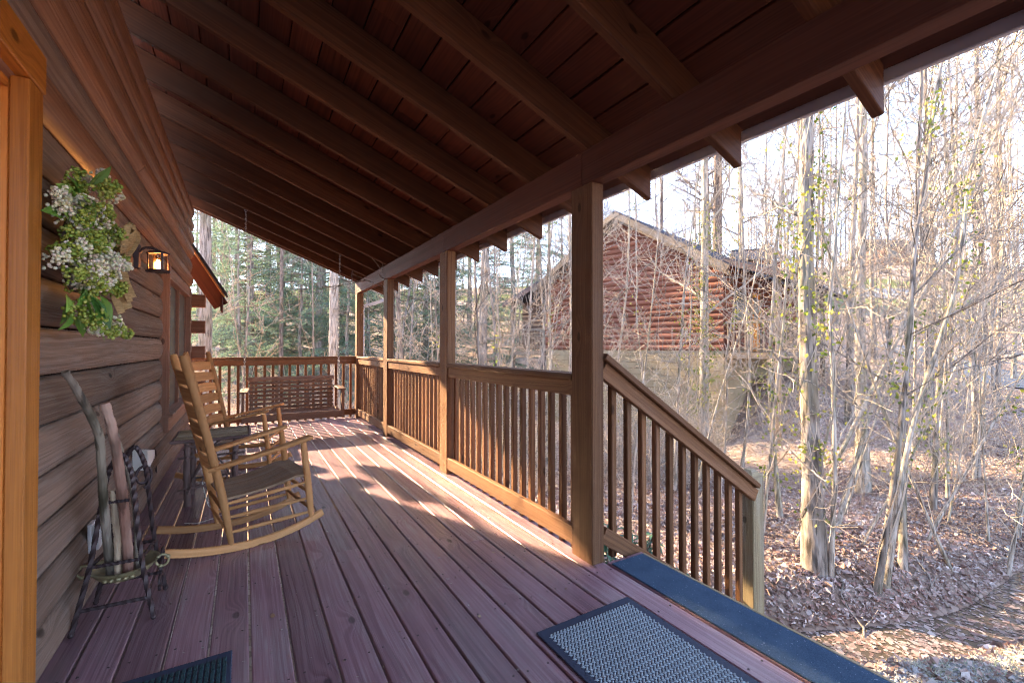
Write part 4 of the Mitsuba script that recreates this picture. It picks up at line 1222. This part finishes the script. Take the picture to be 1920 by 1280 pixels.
def own_tree(u, d, h, r, label, bark_='pale_bark', lean=(0, 0), vine=0, seed=None, group=None, name='bare_tree', rgh=0, cat_='tree', xy=None, vine_z=(.1, .95), **kw):
    seed = seed if seed is not None else int(u * 7 + d * 13)
    x, y = at(u, d) if xy is None else xy
    z = float(height([[x, y]])[0])
    # lean given to the right in the picture and away from the camera
    lx, ly = R2 * lean[0] + F2 * lean[1]
    tr, br, pts, rad = tree_mesh(seed, h, r, (lx, ly), **kw)
    if rgh:
        tr2 = tubes([(curve(pts, 160), np.interp(np.linspace(0, 1, 160), np.linspace(0, 1, len(rad)), rad))], 40)
        tr = rough(tr2, rgh, 34, seed)
    key = thing(name, label, cat_, group)
    add('trunk', moved(tr, 0, (x, y, z)), bark_, key)
    add('branches', moved(br, 0, (x, y, z)), 'twig_bark' if bark_ == 'pale_bark' else bark_, key)
    if vine:
        vine = int(vine * 2.5)
        g = np.random.default_rng(seed + 5)
        c = g.uniform(vine_z[0], vine_z[1], max(3, vine // 26))
        tt = np.clip(c[g.integers(len(c), size=vine)] + g.normal(0, .022, vine), 0.03, .99)
        p = np.stack([np.interp(tt, np.linspace(0, 1, len(pts)), pts[:, k]) for k in range(3)], -1)
        ca = g.uniform(0, 2 * PI, len(c))
        ci = np.argmin(np.abs(tt[:, None] - c[None]), 1)
        rr_ = np.interp(tt, np.linspace(0, 1, len(pts)), rad)
        a = ca[ci] + g.normal(0, .8, vine)
        p = p + np.stack([np.cos(a), np.sin(a), np.zeros(vine)], -1) * (rr_ + np.abs(g.normal(0, .13, vine)))[:, None] + [x, y, z]
        m, col = leaf_cloud(g, p, .048, VINE)
        vk = thing('climbing_vine', 'yellow green vine on ' + label, 'vine')
        add('leaves', m, 'leaf', vk, color=col, kind='stuff')
        ang = np.linspace(0, 9 * PI, 90)
        q = np.stack([np.interp(np.linspace(.01, vine_z[1], 90), np.linspace(0, 1, len(pts)), pts[:, k]) for k in range(3)], -1)
        rq = np.interp(np.linspace(.01, vine_z[1], 90), np.linspace(0, 1, len(rad)), rad) + .008
        q = q + np.stack([np.cos(ang), np.sin(ang), 0 * ang], -1) * rq[:, None] + [x, y, z]
        add('stem', tubes([(q, np.full(90, .007))], 4), 'twig_bark', vk)
    return key


own_tree(1525, 4.95, 13, .108, 'stout ridged grey tree right of the newel post', 'grey_bark', (.0, .01), 330, rgh=.009, nbr=12, t0=.3, bend=.015, blen=.2, vine_z=(.1, .5))
own_tree(1553, 4.85, 6, .028, 'thin stem standing close beside the stout ridged tree', 'pale_bark', (.03, 0), 30, nbr=12, t0=.15)
own_tree(1616, 8.3, 13, .105, 'straight pale slender tree behind and right of the stout ridged tree', 'pale_bark', (.004, 0), 60, nbr=9, t0=.35, bend=.012, blen=.18)
own_tree(1636, 4.75, 7.5, .032, 'leaning grey stem, left one of the clump on the creek bank', 'grey_bark', (.19, .02), 40, nbr=13, t0=.22, blen=.33)
own_tree(1652, 4.8, 6.5, .032, 'leaning pale stem, middle one of the clump on the creek bank', 'pale_bark', (.3, .05), 60, nbr=13, t0=.2, blen=.33)
own_tree(1688, 5.0, 7.0, .04, 'leaning stem, right one of the clump on the creek bank', 'grey_bark', (.12, .1), 60, nbr=13, t0=.22, blen=.33)
own_tree(1318, 9.6, 12, .12, 'pale vine hung tree in front of the neighbouring cabin', 'pale_bark', (.003, 0), 520, nbr=14, t0=.25, bend=.012, blen=.2, vine_z=(.12, .46))
own_tree(1262, 8.4, 8, .035, 'slim leaning sapling before the red gable wall', 'pale_bark', (.1, 0), 40, nbr=12, blen=.26, t0=.12, vine_z=(.3, .6))
own_tree(1385, 8.6, 9, .028, 'slim upright sapling before the neighbouring porch', 'pale_bark', (-.02, 0), 60, nbr=13, blen=.24, t0=.12, vine_z=(.15, .8))
own_tree(1150, 8.8, 8, .03, 'slim sapling just right of the nearest porch post', 'pale_bark', (.06, 0), 20, nbr=14, blen=.28, t0=.1)
own_tree(1462, 6.6, 8, .038, 'slim sapling rising behind the newel post', 'pale_bark', (.05, .02), 90, nbr=13, blen=.28, t0=.15)
own_tree(1425, 6.0, 6, .024, 'thin sapling left of the newel post', 'pale_bark', (.1, 0), 50, nbr=13, blen=.3, t0=.1)
own_tree(1745, 7.2, 9, .04, 'thin tree with vine leaves far right of the creek clump', 'grey_bark', (.05, .03), 120, nbr=14, blen=.3, t0=.15, vine_z=(.1, .6))
own_tree(1830, 8.5, 10, .05, 'thin bent tree at the right of the woods', 'grey_bark', (-.05, .03), 70, nbr=14, blen=.28, t0=.2)
own_tree(1900, 6.2, 8, .03, 'thin tree at the right edge of the picture', 'pale_bark', (.08, 0), 30, nbr=14, blen=.33, t0=.12)
own_tree(1560, 6.2, 7, .03, 'slanting slender tree crossing behind the stout ridged tree', 'pale_bark', (.42, .05), 40, nbr=13, blen=.3, t0=.25)
own_tree(1480, 5.6, 8, .028, 'long slanting tree crossing the woods to the upper right', 'pale_bark', (.62, .1), 30, nbr=12, blen=.25, t0=.35)
own_tree(905, 13.5, 15, .17, 'pale sided stout tree seen between the second and nearest posts', 'grey_bark', (0, 0), 0, nbr=11, t0=.4, bend=.012, blen=.2)
own_tree(1040, 10, 11, .05, 'forked pale tree left of the nearest post', 'pale_bark', (-.03, 0), 60, nbr=13, t0=.15, blen=.25)
own_tree(1056, 10.4, 12, .065, 'pale tree hard against the left edge of the nearest post', 'pale_bark', (.004, 0), 0, nbr=11, t0=.25, blen=.2)
own_tree(762, 11, 12, .055, 'slim grey tree between the third and second posts', 'grey_bark', (.012, 0), 0, nbr=12, t0=.25, blen=.22)
own_tree(988, 12, 12, .045, 'slim pale tree in the middle of the nearest railing view', 'pale_bark', (.03, 0), 0, nbr=14, t0=.12, blen=.24)
own_tree(935, 9, 7, .022, 'thin wispy sapling near the second post', 'pale_bark', (.1, 0), 0, nbr=14, t0=.1, blen=.3)
own_tree(1838, 25, 18, .36, 'broad dark trunk on the right hillside', 'dark_bark', (0, 0), 0, nbr=12, t0=.35, bend=.01, blen=.2)
own_tree(1868, 27, 19, .34, 'broad dark trunk, right one of the pair on the right hillside', 'dark_bark', (.01, 0), 0, nbr=12, t0=.35, bend=.01, blen=.2)
own_tree(1330, 31, 22, .4, 'tall dark tree behind the gable of the neighbouring cabin', 'dark_bark', (0, 0), 0, nbr=16, t0=.3, bend=.015, blen=.22)
own_tree(1345, 33, 22, .36, 'tall dark tree, right one of the pair behind the gable', 'dark_bark', (.01, 0), 0, nbr=16, t0=.3, bend=.015, blen=.22)
own_tree(1395, 36, 20, .3, 'tall grey tree above the neighbouring porch roof', 'grey_bark', (-.02, 0), 0, nbr=16, t0=.25, bend=.02, blen=.24)

gw = np.random.default_rng(91)
for i, (u, d, lean, where) in enumerate([(1180, 6.6, .1, 'beside the nearest post'), (1230, 7.6, -.06, 'before the left half of the gable'), (1290, 6.9, .2, 'before the middle of the gable'), (1345, 7.4, .1, 'before the right corner of the gable'), (1400, 7.0, .3, 'before the neighbouring porch rail'),
                                         (1500, 6.4, .25, 'just left of the ridged tree'), (1575, 7.0, .35, 'just right of the ridged tree'), (1600, 5.6, .5, 'leaning over the creek clump'), (1670, 6.4, .3, 'behind the creek clump'), (1720, 5.7, .55, 'right of the creek clump'),
                                         (1770, 6.6, .25, 'far right, slanting right'), (1790, 5.2, -.35, 'far right, slanting left'), (1850, 6.0, -.1, 'upright at the far right'), (1880, 5.4, .2, 'at the very right edge'), (1010, 8.0, .1, 'left of the nearest post'),
                                         (960, 7.6, -.08, 'in the middle of the nearest railing gap'), (880, 9.0, .08, 'right of the second post'), (790, 10, .1, 'right of the third post')]):
    own_tree(u, d, gw.uniform(4.5, 7), gw.uniform(.012, .02), 'wispy pale shoot ' + where, 'pale_bark', (lean, .03), 26 if i % 2 else 0, seed=900 + i, name='wispy_shoot', group='wispy shoots in the right woods', nbr=14, t0=.06, blen=.4, levels=2, minr=.0036, bend=.03, vine_z=(.2, .9))

# ---- templates for the rest of the woods
def template(key, seed, bark_, **kw):
    tr, br, _, _ = tree_mesh(seed, **kw)
    scene[key] = {'type': 'shapegroup', 'trunk': shape(tr, bark_), 'branches': shape(br, 'twig_bark' if bark_ == 'pale_bark' else bark_)}


SAP = []
for i in range(6):
    template(f'slim_tree_kind_{i}', 40 + i, ['pale_bark', 'grey_bark'][i % 2], h=[7, 9, 6, 10, 8, 11][i], r=[.022, .034, .018, .042, .028, .055][i], nbr=[12, 13, 12, 13, 12, 13][i], t0=[.1, .2, .08, .22, .15, .25][i], blen=.3, lean=(.05 * (i - 2), .03),
             sides=6, minr=.0065, bend=.02, few=.7)
    SAP.append(f'slim_tree_kind_{i}')
FAR = []
for i in range(3):
    template(f'far_tree_kind_{i}', 60 + i, ['grey_bark', 'pale_bark', 'grey_bark'][i], h=[9, 11, 13][i], r=[.05, .06, .08][i], nbr=13, t0=.2, blen=.3, sides=5, minr=.012, bend=.015, few=.65)
    FAR.append(f'far_tree_kind_{i}')
TALL = []
for i in range(3):
    template(f'tall_tree_kind_{i}', 80 + i, ['grey_bark', 'dark_bark', 'grey_bark'][i], h=[18, 21, 16][i], r=[.15, .2, .11][i], nbr=17, t0=.25, blen=.26, bend=.012, sides=7, minr=.013, few=.65)
    TALL.append(f'tall_tree_kind_{i}')


def clear_of(x, y):
    p = np.array([x, y]) - NO
    s, t = p @ ES, p @ ET
    if -2.2 < s < NW + 2.4 and -.7 < t < 10:
        return False
    if -7 < x < 3.0 and y < 10.2:
        return False
    # the sun reaches the porch along this lane
    lane = x + .404 * (y - 5)
    if y > 8 and -1.6 < lane < 2.2 and y < 40:
        return False
    return True


def inst(key, kind, x, y, sc, rot, dz=0):
    z = float(height([[x, y]])[0]) + dz
    scene[key] = {'type': 'instance', 'shapegroup': {'type': 'ref', 'id': kind}, 'to_world': T().translate([x, y, z]).rotate([0, 0, 1], rot).scale(sc)}


g = np.random.default_rng(5)
found = []
while len(found) < 82:
    u, d = g.uniform(330, 2050), g.uniform(9, 34) if len(found) < 64 else g.uniform(6.5, 12)
    x, y = at(u, d)
    kind = int(g.integers(6))
    if u < 680 and g.random() < .8:
        continue
    if not clear_of(x, y) or (1090 < u < 1490 and d < 17 and g.random() < .75) or (1325 < u < 1500 and d < 14) or any(math.hypot(x - q[2], y - q[3]) < .5 for q in found):
        continue
    found.append((u, d, x, y, kind, g.uniform(.75, 1.3), g.uniform(0, 360)))
ORD = ['first', 'second', 'third', 'fourth', 'fifth', 'sixth', 'seventh', 'eighth', 'ninth', 'tenth', 'eleventh', 'twelfth', 'thirteenth', 'fourteenth', 'fifteenth', 'sixteenth', 'seventeenth', 'eighteenth', 'nineteenth', 'twentieth']
GAPS = [(0, 665, 'over the end railing'), (665, 730, 'between the corner and third posts'), (730, 840, 'between the third and second posts'), (840, 1100, 'between the second and nearest posts'), (1100, 1320, 'before the red gable wall'),
        (1320, 1530, 'behind the newel post'), (1530, 1700, 'just right of the ridged tree'), (1700, 3000, 'at the right end of the woods')]
for lo, hi, where in GAPS:
    for nearer, d0, d1 in (('near', 0, 11.5), ('mid-distance', 11.5, 21), ('far', 21, 99)):
        row = sorted(q for q in found if lo <= q[0] < hi and d0 <= q[1] < d1)
        for i, (u, d, x, y, kind, sc, rot) in enumerate(row):
            key = numbered('slim_tree')
            inst(key, SAP[kind], x, y, sc, rot)
            tone = 'pale' if kind % 2 == 0 else 'grey'
            labels[key] = {'label': f'{nearer} slim {tone} bare tree {where}, ' + (f'{ORD[i]} from the left' if len(row) > 1 else 'the only one there'), 'category': 'tree', 'group': 'slim bare trees ' + where}
labels['distant_woods'] = {'label': 'distant bare winter woods covering the hillside', 'kind': 'stuff'}
n = 0
while n < 210:
    u, d = g.uniform(150, 2250), 28 + 85 * g.random() ** .8
    x, y = at(u, d)
    if not clear_of(x, y) or (u < 640 and d < 50 and g.random() < .6) or (1560 < u < 2100 and 38 < d < 58 and g.random() < .8):
        continue
    n += 1
    inst(f'distant_woods__{n:03d}', (TALL if g.random() < .5 else FAR)[int(g.integers(3))], x, y, g.uniform(.8, 1.25), g.uniform(0, 360))

for i, (u, d, kd, sc) in enumerate([(1500, 15, 1, 1.25), (1590, 12.5, 2, 1.2), (1670, 16, 0, 1.5), (1740, 13, 2, 1.2), (1800, 17, 1, 1.4), (1870, 13.5, 0, 1.4), (1950, 15, 2, 1.3), (1640, 21, 2, 1.5), (1560, 24, 1, 1.6), (1780, 24, 2, 1.5), (1440, 22, 0, 1.7), (1900, 21, 1, 1.6)]):
    key = numbered('spreading_tree')
    inst(key, f'far_tree_kind_{kd}', *at(u, d), sc, 47 * i)
    row = sorted([1500, 1590, 1670, 1740, 1800, 1870, 1950, 1640, 1560, 1780, 1440, 1900])
    labels[key] = {'label': f'tall spreading bare tree in the right woods, {ORD[row.index(u)]} from the left', 'category': 'tree', 'group': 'tall spreading trees of the right woods'}

# fallen branches
gf = np.random.default_rng(63)
spots = [(1500, 5.6), (1585, 4.6), (1660, 5.7), (1730, 5.0), (1800, 6.2), (1870, 5.6), (1890, 4.6), (1470, 7.2)]
for i, (u, d) in enumerate(sorted(spots)):
    x, y = at(u, d)
    a, L = gf.uniform(0, PI), gf.uniform(.5, 1.1)
    p = np.array([[x + math.cos(a) * L * (t - .5) + gf.normal(0, .02), y + math.sin(a) * L * (t - .5) + gf.normal(0, .02), 0] for t in np.linspace(0, 1, 8)])
    p[:, 2] = height(p[:, :2]) + .025 + .03 * gf.random(8)
    lines = [(p, np.linspace(.013, .005, 8))]
    for k in (2, 4, 5):
        b = a + gf.uniform(.4, .9) * (1 if k % 2 else -1)
        l = gf.uniform(.15, .35)
        lines.append((np.array([p[k], p[k] + [math.cos(b) * l * .5, math.sin(b) * l * .5, .03], p[k] + [math.cos(b) * l, math.sin(b) * l, gf.uniform(-.01, .1)]]), np.array([.006, .005, .003])))
    add('fallen_branch', tubes(lines, 5), 'grey_bark', label=f'bare branch fallen on the leaves right of the steps, {ORD[i]} from the left', category='branch', group='fallen branches on the leaves')

# undergrowth
def brush(key, seed):
    gg = np.random.default_rng(seed)
    out = []
    for k in range(16):
        a, e = gg.uniform(0, 2 * PI), gg.uniform(.6, 1.45)
        twigs(gg, out, np.array([gg.normal(0, .18), gg.normal(0, .18), -.05]), np.array([math.cos(a) * math.cos(e), math.sin(a) * math.cos(e), math.sin(e)]), gg.uniform(.7, 1.9), .007, 2, .1, .2)
    out = [(a, np.maximum(b, .0026)) for a, b in out]
    scene[key] = {'type': 'shapegroup', 'stems': shape(tubes(out, 3), 'twig_bark')}


for i in range(3):
    brush(f'brush_kind_{i}', 140 + i)
labels['undergrowth'] = {'label': 'tangled bare undergrowth between the trees', 'kind': 'stuff'}
n = 0
while n < 45:
    u, d = g.uniform(350, 2050), 7.5 + 30 * g.random() ** 1.1
    x, y = at(u, d)
    if not clear_of(x, y) or 1335 < u < 1500 or (u > 1500 and d > 11 and g.random() < .7):
        continue
    n += 1
    inst(f'undergrowth__{n:03d}', f'brush_kind_{int(g.integers(3))}', x, y, g.uniform(.6, 1.35), g.uniform(0, 360))

for u, d in [(1150, 10.5), (1185, 12), (1215, 9.5), (1250, 11.5), (1290, 10.4), (1320, 12), (1120, 9.3), (1270, 9.2)]:
    n += 1
    inst(f'undergrowth__{n:03d}', f'brush_kind_{n % 3}', *at(u, d), 1.15, n * 67)
# ---- hemlocks
def hemlock(key, seed, h, r, low, dens=1.0, reach=.2):
    gg = np.random.default_rng(seed)
    zz = np.linspace(-.2, h, 16)
    pts = np.stack([np.cumsum(gg.normal(0, .02, 16)), np.cumsum(gg.normal(0, .02, 16)), zz], -1)
    tr = tubes([(pts, r * (1 - .85 * np.linspace(0, 1, 16)))], 9)
    limbs, P, D, S = [], [], [], []
    nb = int((h - low) * 7 * dens)
    for k in range(nb):
        z = low + (h - low) * ((k + gg.random()) / nb)
        L = h * reach * (1 - (z - low) / (h - low + .5)) ** .8 * gg.uniform(.6, 1.1) + .3
        a = gg.uniform(0, 2 * PI)
        d0 = np.array([math.cos(a), math.sin(a), 0])
        s0 = np.array([-math.sin(a), math.cos(a), 0])
        q = np.linspace(0, 1, 6)
        br = np.array([0, 0, z]) + d0 * (L * q)[:, None] + np.array([0, 0, 1.]) * (L * (.12 * q - .32 * q * q))[:, None] + s0 * (gg.normal(0, .05) * L * q * q)[:, None]
        limbs.append((br, np.linspace(max(.012, .02 * L / 2), .004, 6)))
        nt = int(11 * L * dens) + 4
        for j in range(nt):
            t = gg.uniform(.15, 1)
            c = np.array([np.interp(t, q, br[:, m]) for m in range(3)])
            sd = 1 if j % 2 else -1
            dd = nrm(d0 * .75 + s0 * sd * gg.uniform(.5, 1.1) - np.array([0, 0, gg.uniform(.05, .45)]))
            l = L * .34 * (1.15 - .7 * t) * gg.uniform(.6, 1.1) + .12
            limbs.append((np.array([c, c + dd * l * .5, c + dd * l - [0, 0, .05 * l]]), np.array([.006, .004, .003])))
            m = int(l * 62 * dens)
            tt = gg.uniform(0.05, 1.05, m)
            pp = c + dd * (l * tt)[:, None] - np.array([0, 0, .05 * l]) * (tt ** 2)[:, None] + gg.normal(0, .014, (m, 3))
            sg = np.where(gg.random(m) < .5, 1, -1)[:, None]
            side_ = nrm(np.cross(dd, [0, 0, 1]))
            P.append(pp)
            D.append(nrm(dd * .6 + side_ * sg * .8 + gg.normal(0, .25, (m, 3))))
    P, D = np.vstack(P), np.vstack(D)
    n = len(P)
    s = nrm(np.cross(D, gg.normal(0, 1, (n, 3)) * .5 + [0, 0, 1]))
    L = gg.uniform(.05, .11, (n, 1))
    w_ = L * .2
    V = np.stack([P - s * w_ * .5, P + s * w_ * .5, P + D * L], 1).reshape(-1, 3)
    F = np.arange(3 * n).reshape(-1, 3)
    N = np.repeat(nrm(np.cross(D, s)), 3, 0)
    base = np.array([[.2, .3, .23], [.15, .25, .2], [.25, .35, .23], [.32, .4, .26]])
    col = np.repeat(base[gg.integers(4, size=n)] * gg.uniform(.7, 1.3, (n, 1)), 3, 0)
    scene[key] = {'type': 'shapegroup', 'trunk': shape(tr, 'grey_bark'), 'limbs': shape(tubes(limbs, 3), 'dark_bark'), 'foliage': shape((V, F, N, V[:, :2]), 'needles', color=col)}
    return n


hemlock('hemlock_kind_0', 301, 13, .16, 1.0)
hemlock('hemlock_kind_1', 302, 16, .2, 1.6)
hemlock('hemlock_kind_2', 303, 8, .09, .4, 1.1, .26)
for u, d, kd, sc, lab in [(470, 20, 1, 1, 'tall hemlock left of the swing view, nearest the cabin corner'), (535, 23, 0, 1.1, 'hemlock with a dark trunk showing above the swing'), (600, 21, 1, 1.05, 'hemlock behind the pale speckled trunk'),
                          (420, 27, 1, 1.1, 'hemlock filling the gap beside the corner awning'), (690, 24, 0, 1, 'hemlock seen past the far corner post'), (500, 33, 1, 1.2, 'larger hemlock farther back above the swing'),
                          (735, 30, 1, 1.1, 'hemlock between the third post and the corner post'), (640, 34, 1, 1.2, 'far hemlock right of the swing chains'), (820, 33, 0, 1.2, 'hemlock left of the second post in the distance'),
                          (960, 30, 1, 1.1, 'hemlock standing left of the neighbouring cabin roof'), (1010, 34, 1, 1.2, 'dark hemlock behind the left porch of the neighbouring cabin'), (560, 17.5, 2, 1, 'young low hemlock behind the end railing'),
                          (450, 16, 2, .9, 'young hemlock low at the left behind the rocking chairs'), (650, 17, 2, 1.0, 'young hemlock beside the far corner post'), (580, 45, 1, 1.4, 'most distant tall hemlock behind the swing'),
                          (800, 26, 1, 1.0, 'hemlock behind the slim grey tree between the third and second posts'), (850, 25, 0, 1.1, 'hemlock just left of the second post'), (770, 44, 1, 1.5, 'tall distant hemlock right of the third post'), (930, 23, 2, 1.1, 'young hemlock right of the second post'), (505, 24, 2, 1.3, 'bushy hemlock low behind the swing seat'), (610, 28, 0, 1.2, 'hemlock between the two swing chains, mid distance'), (445, 22, 0, 1.0, 'hemlock above the second rocking chair'),
                          (400, 40, 1, 1.4, 'distant hemlock at the far left by the awning'), (880, 42, 1, 1.3, 'distant hemlock seen over the nearest railing')]:
    x, y = at(u, d)
    key = numbered('hemlock_tree')
    inst(key, f'hemlock_kind_{kd}', x, y, sc, g.uniform(0, 360))
    labels[key] = {'label': lab, 'category': 'tree'}
own_tree(386, 10.6, 17, .17, 'thick hemlock trunk just right of the corner log ends', 'grey_bark', (.0, 0), 0, rgh=.012, nbr=10, t0=.45, bend=.006, blen=.12)
own_tree(627, 11.4, 16, .15, 'pale speckled trunk left of the far corner post', 'pale_bark', (-.003, 0), 0, rgh=.012, nbr=12, t0=.4, bend=.006, blen=.15)
own_tree(527, 16, 15, .09, 'thin dark trunk above the middle of the swing', 'dark_bark', (.01, 0), 0, nbr=12, t0=.3, bend=.012, blen=.2)

# ---- fallen leaves
n = 90000
uu, dd = g.uniform(1000, 2000, n), 2.9 + 15 * g.random(n) ** 1.7
xy = F2 * dd[:, None] + R2 * (dd * (uu - 960) / 838.4)[:, None]
uu2, dd2 = g.uniform(640, 1150, 9000), g.uniform(7, 16, 9000)
xy = np.vstack([xy, F2 * dd2[:, None] + R2 * (dd2 * (uu2 - 960) / 838.4)[:, None]])
xy = xy[~((xy[:, 0] < 3.2) & (xy[:, 1] < 1.9)) & ~((xy[:, 0] < 1.9) & (xy[:, 1] < 8.1))]
n = len(xy)
z = height(xy)
dc = np.min(np.linalg.norm(xy[:, None] - CREEKP[None, ::3], axis=2), axis=1)
on_water = z < WATER_Z + .004
near_bank = np.abs((xy - CAM[:2]) @ F2) < 3.95
keep = (~on_water | (g.random(n) < .5)) & (~near_bank | (g.random(n) < .12))
xy, z, on_water = xy[keep], np.where(on_water, WATER_Z + .004, z)[keep], on_water[keep]
n = len(xy)
a, L = g.uniform(0, 2 * PI, n), g.uniform(.026, .062, n) * (1 + .9 * (g.random(n) > .9))
tilt = np.where(on_water, .05, g.normal(0, .5, n))
d = np.stack([np.cos(a) * np.cos(tilt), np.sin(a) * np.cos(tilt), np.sin(tilt)], -1)
s = nrm(np.cross(d, g.normal(0, .45, (n, 3)) * ~on_water[:, None] + [0, 0, 1]))
nn = nrm(np.cross(s, d))
c = np.c_[xy, z + np.where(on_water, 0, .012 + .02 * g.random(n))]
cur = (g.uniform(.05, .4, n) * L)[:, None] * nn * ~on_water[:, None]
L = L[:, None]
V = np.stack([c - d * L * .5, c + s * L * .3 + cur, c + d * L * .5, c - s * L * .3 + cur], 1).reshape(-1, 3)
F = (np.arange(n)[:, None, None] * 4 + np.array([[0, 1, 2], [0, 2, 3]])[None]).reshape(-1, 3)
cols = np.array([(.42, .32, .295), (.5, .42, .39), (.29, .2, .175), (.6, .53, .5), (.36, .235, .205), (.46, .36, .325)])[g.integers(6, size=n)] * g.uniform(.7, 1.15, (n, 1))
damp = meshkit.fbm(np.c_[xy * .55, np.zeros(n)], 3, 12)
cols = cols * (.72 + .62 * np.clip((damp - .3) / .4, 0, 1))[:, None] * np.where(on_water, .6, 1.0)[:, None]
add('leaf_litter', (V, F, np.repeat(nn, 4, 0), V[:, :2]), 'vertex_paint', kind='stuff', label='curled brown fallen leaves covering the ground', color=np.repeat(cols, 4, 0), flat=True)
# gravel on the near bank
n = 11000
uu, dd = g.uniform(1440, 1990, n), g.uniform(2.7, 3.95, n)
gp = F2 * dd[:, None] + R2 * (dd * (uu - 960) / 838.4)[:, None]
gz2 = height(gp)
ok = (gz2 > WATER_Z + .02)
gp, gz2 = gp[ok], gz2[ok]
n = len(gp)
octa = np.array([[1, 0, 0], [0, 1, 0], [-1, 0, 0], [0, -1, 0], [0, 0, .7], [0, 0, -.7]], float)
of_ = np.array([[0, 1, 4], [1, 2, 4], [2, 3, 4], [3, 0, 4], [1, 0, 5], [2, 1, 5], [3, 2, 5], [0, 3, 5]])
sz = g.uniform(.005, .016, n) * (1 + (g.random(n) > .96) * 1.2)
sp = octa[None] * g.uniform(.6, 1.3, (n, 6, 1))
a_ = g.uniform(0, 2 * PI, n)
sp = np.stack([sp[..., 0] * np.cos(a_)[:, None] - sp[..., 1] * np.sin(a_)[:, None], sp[..., 0] * np.sin(a_)[:, None] + sp[..., 1] * np.cos(a_)[:, None], sp[..., 2]], -1) * sz[:, None, None]
Vg = (sp + np.c_[gp, gz2 + .003][:, None]).reshape(-1, 3)
Fg = (np.arange(n)[:, None, None] * 6 + of_[None]).reshape(-1, 3)
cg = np.repeat(np.array([(.36, .37, .39), (.27, .27, .29), (.44, .43, .42), (.33, .3, .27)])[g.integers(4, size=n)] * g.uniform(.75, 1.15, (n, 1)), 6, 0)
add('gravel', (Vg, Fg, np.zeros_like(Vg), Vg[:, :2]), 'vertex_paint', kind='stuff', label='grey gravel on the near bank below the steps', color=cg, flat=True)
# grass tufts by the creek
n = 7000
uu, dd = g.uniform(1440, 1960, n), g.uniform(2.9, 4.1, n)
xy = F2 * dd[:, None] + R2 * (dd * (uu - 960) / 838.4)[:, None]
z = height(xy)
ok = (z > WATER_Z + .03) & (meshkit.noise(np.c_[xy * 2.2, np.zeros(n)], 8) > .36)
xy, z = xy[ok], z[ok]
n = len(xy)
a, L = g.uniform(0, 2 * PI, n), g.uniform(.025, .07, (n, 1))
d = nrm(np.stack([np.cos(a), np.sin(a), g.uniform(.3, 1.4, n)], -1))
s = np.stack([-np.sin(a), np.cos(a), 0 * a], -1) * .0035
c = np.c_[xy, z]
V = np.stack([c - s, c + s, c + d * L], 1).reshape(-1, 3)
cols = np.array([(.22, .26, .16), (.3, .32, .24), (.42, .4, .33), (.34, .31, .26)])[g.integers(4, size=n)]
add('bank_grass', (V, np.arange(3 * n).reshape(-1, 3), np.repeat(nrm(np.cross(d, s)), 3, 0), V[:, :2]), 'vertex_paint', kind='stuff', label='short grass on the near creek bank', color=np.repeat(cols, 3, 0), flat=True)

# ---- rhododendron by the stair rail
sh = thing('rhododendron_shrub', 'dark green broad leaved shrub behind the foot of the nearest post', 'shrub')
gg = np.random.default_rng(77)
bx, by = 2.62, 2.66
bz = float(height([[bx, by]])[0])
stems = []
for k in range(12):
    a = gg.uniform(0, 2 * PI)
    tip = np.array([bx, by, bz]) + [gg.uniform(.15, .5) * math.cos(a), gg.uniform(.15, .6) * math.sin(a), gg.uniform(.65, 1.25)]
    stems.append((curve([(bx, by, bz - .05), (bx * .6 + tip[0] * .4, by * .6 + tip[1] * .4, bz * .45 + tip[2] * .55), tip], 8), np.linspace(.012, .006, 8)))
    for j in range(9):
        b = 2 * PI * j / 9 + gg.uniform(-.2, .2)
        c = tip - [0, 0, .05 * (j % 3)]
        m, col = leafm(c, (math.cos(b), math.sin(b), gg.uniform(-.5, .35)), (gg.uniform(-.2, .2), gg.uniform(-.2, .2), 1), gg.uniform(.1, .155), gg.uniform(.038, .052), (.035, .095, .05) if j % 3 else (.06, .14, .07), .15, .3)
        add('leaf', m, 'glossy_leaf', sh, color=col)
add('stem', tubes(stems, 5), 'dark_bark', sh)
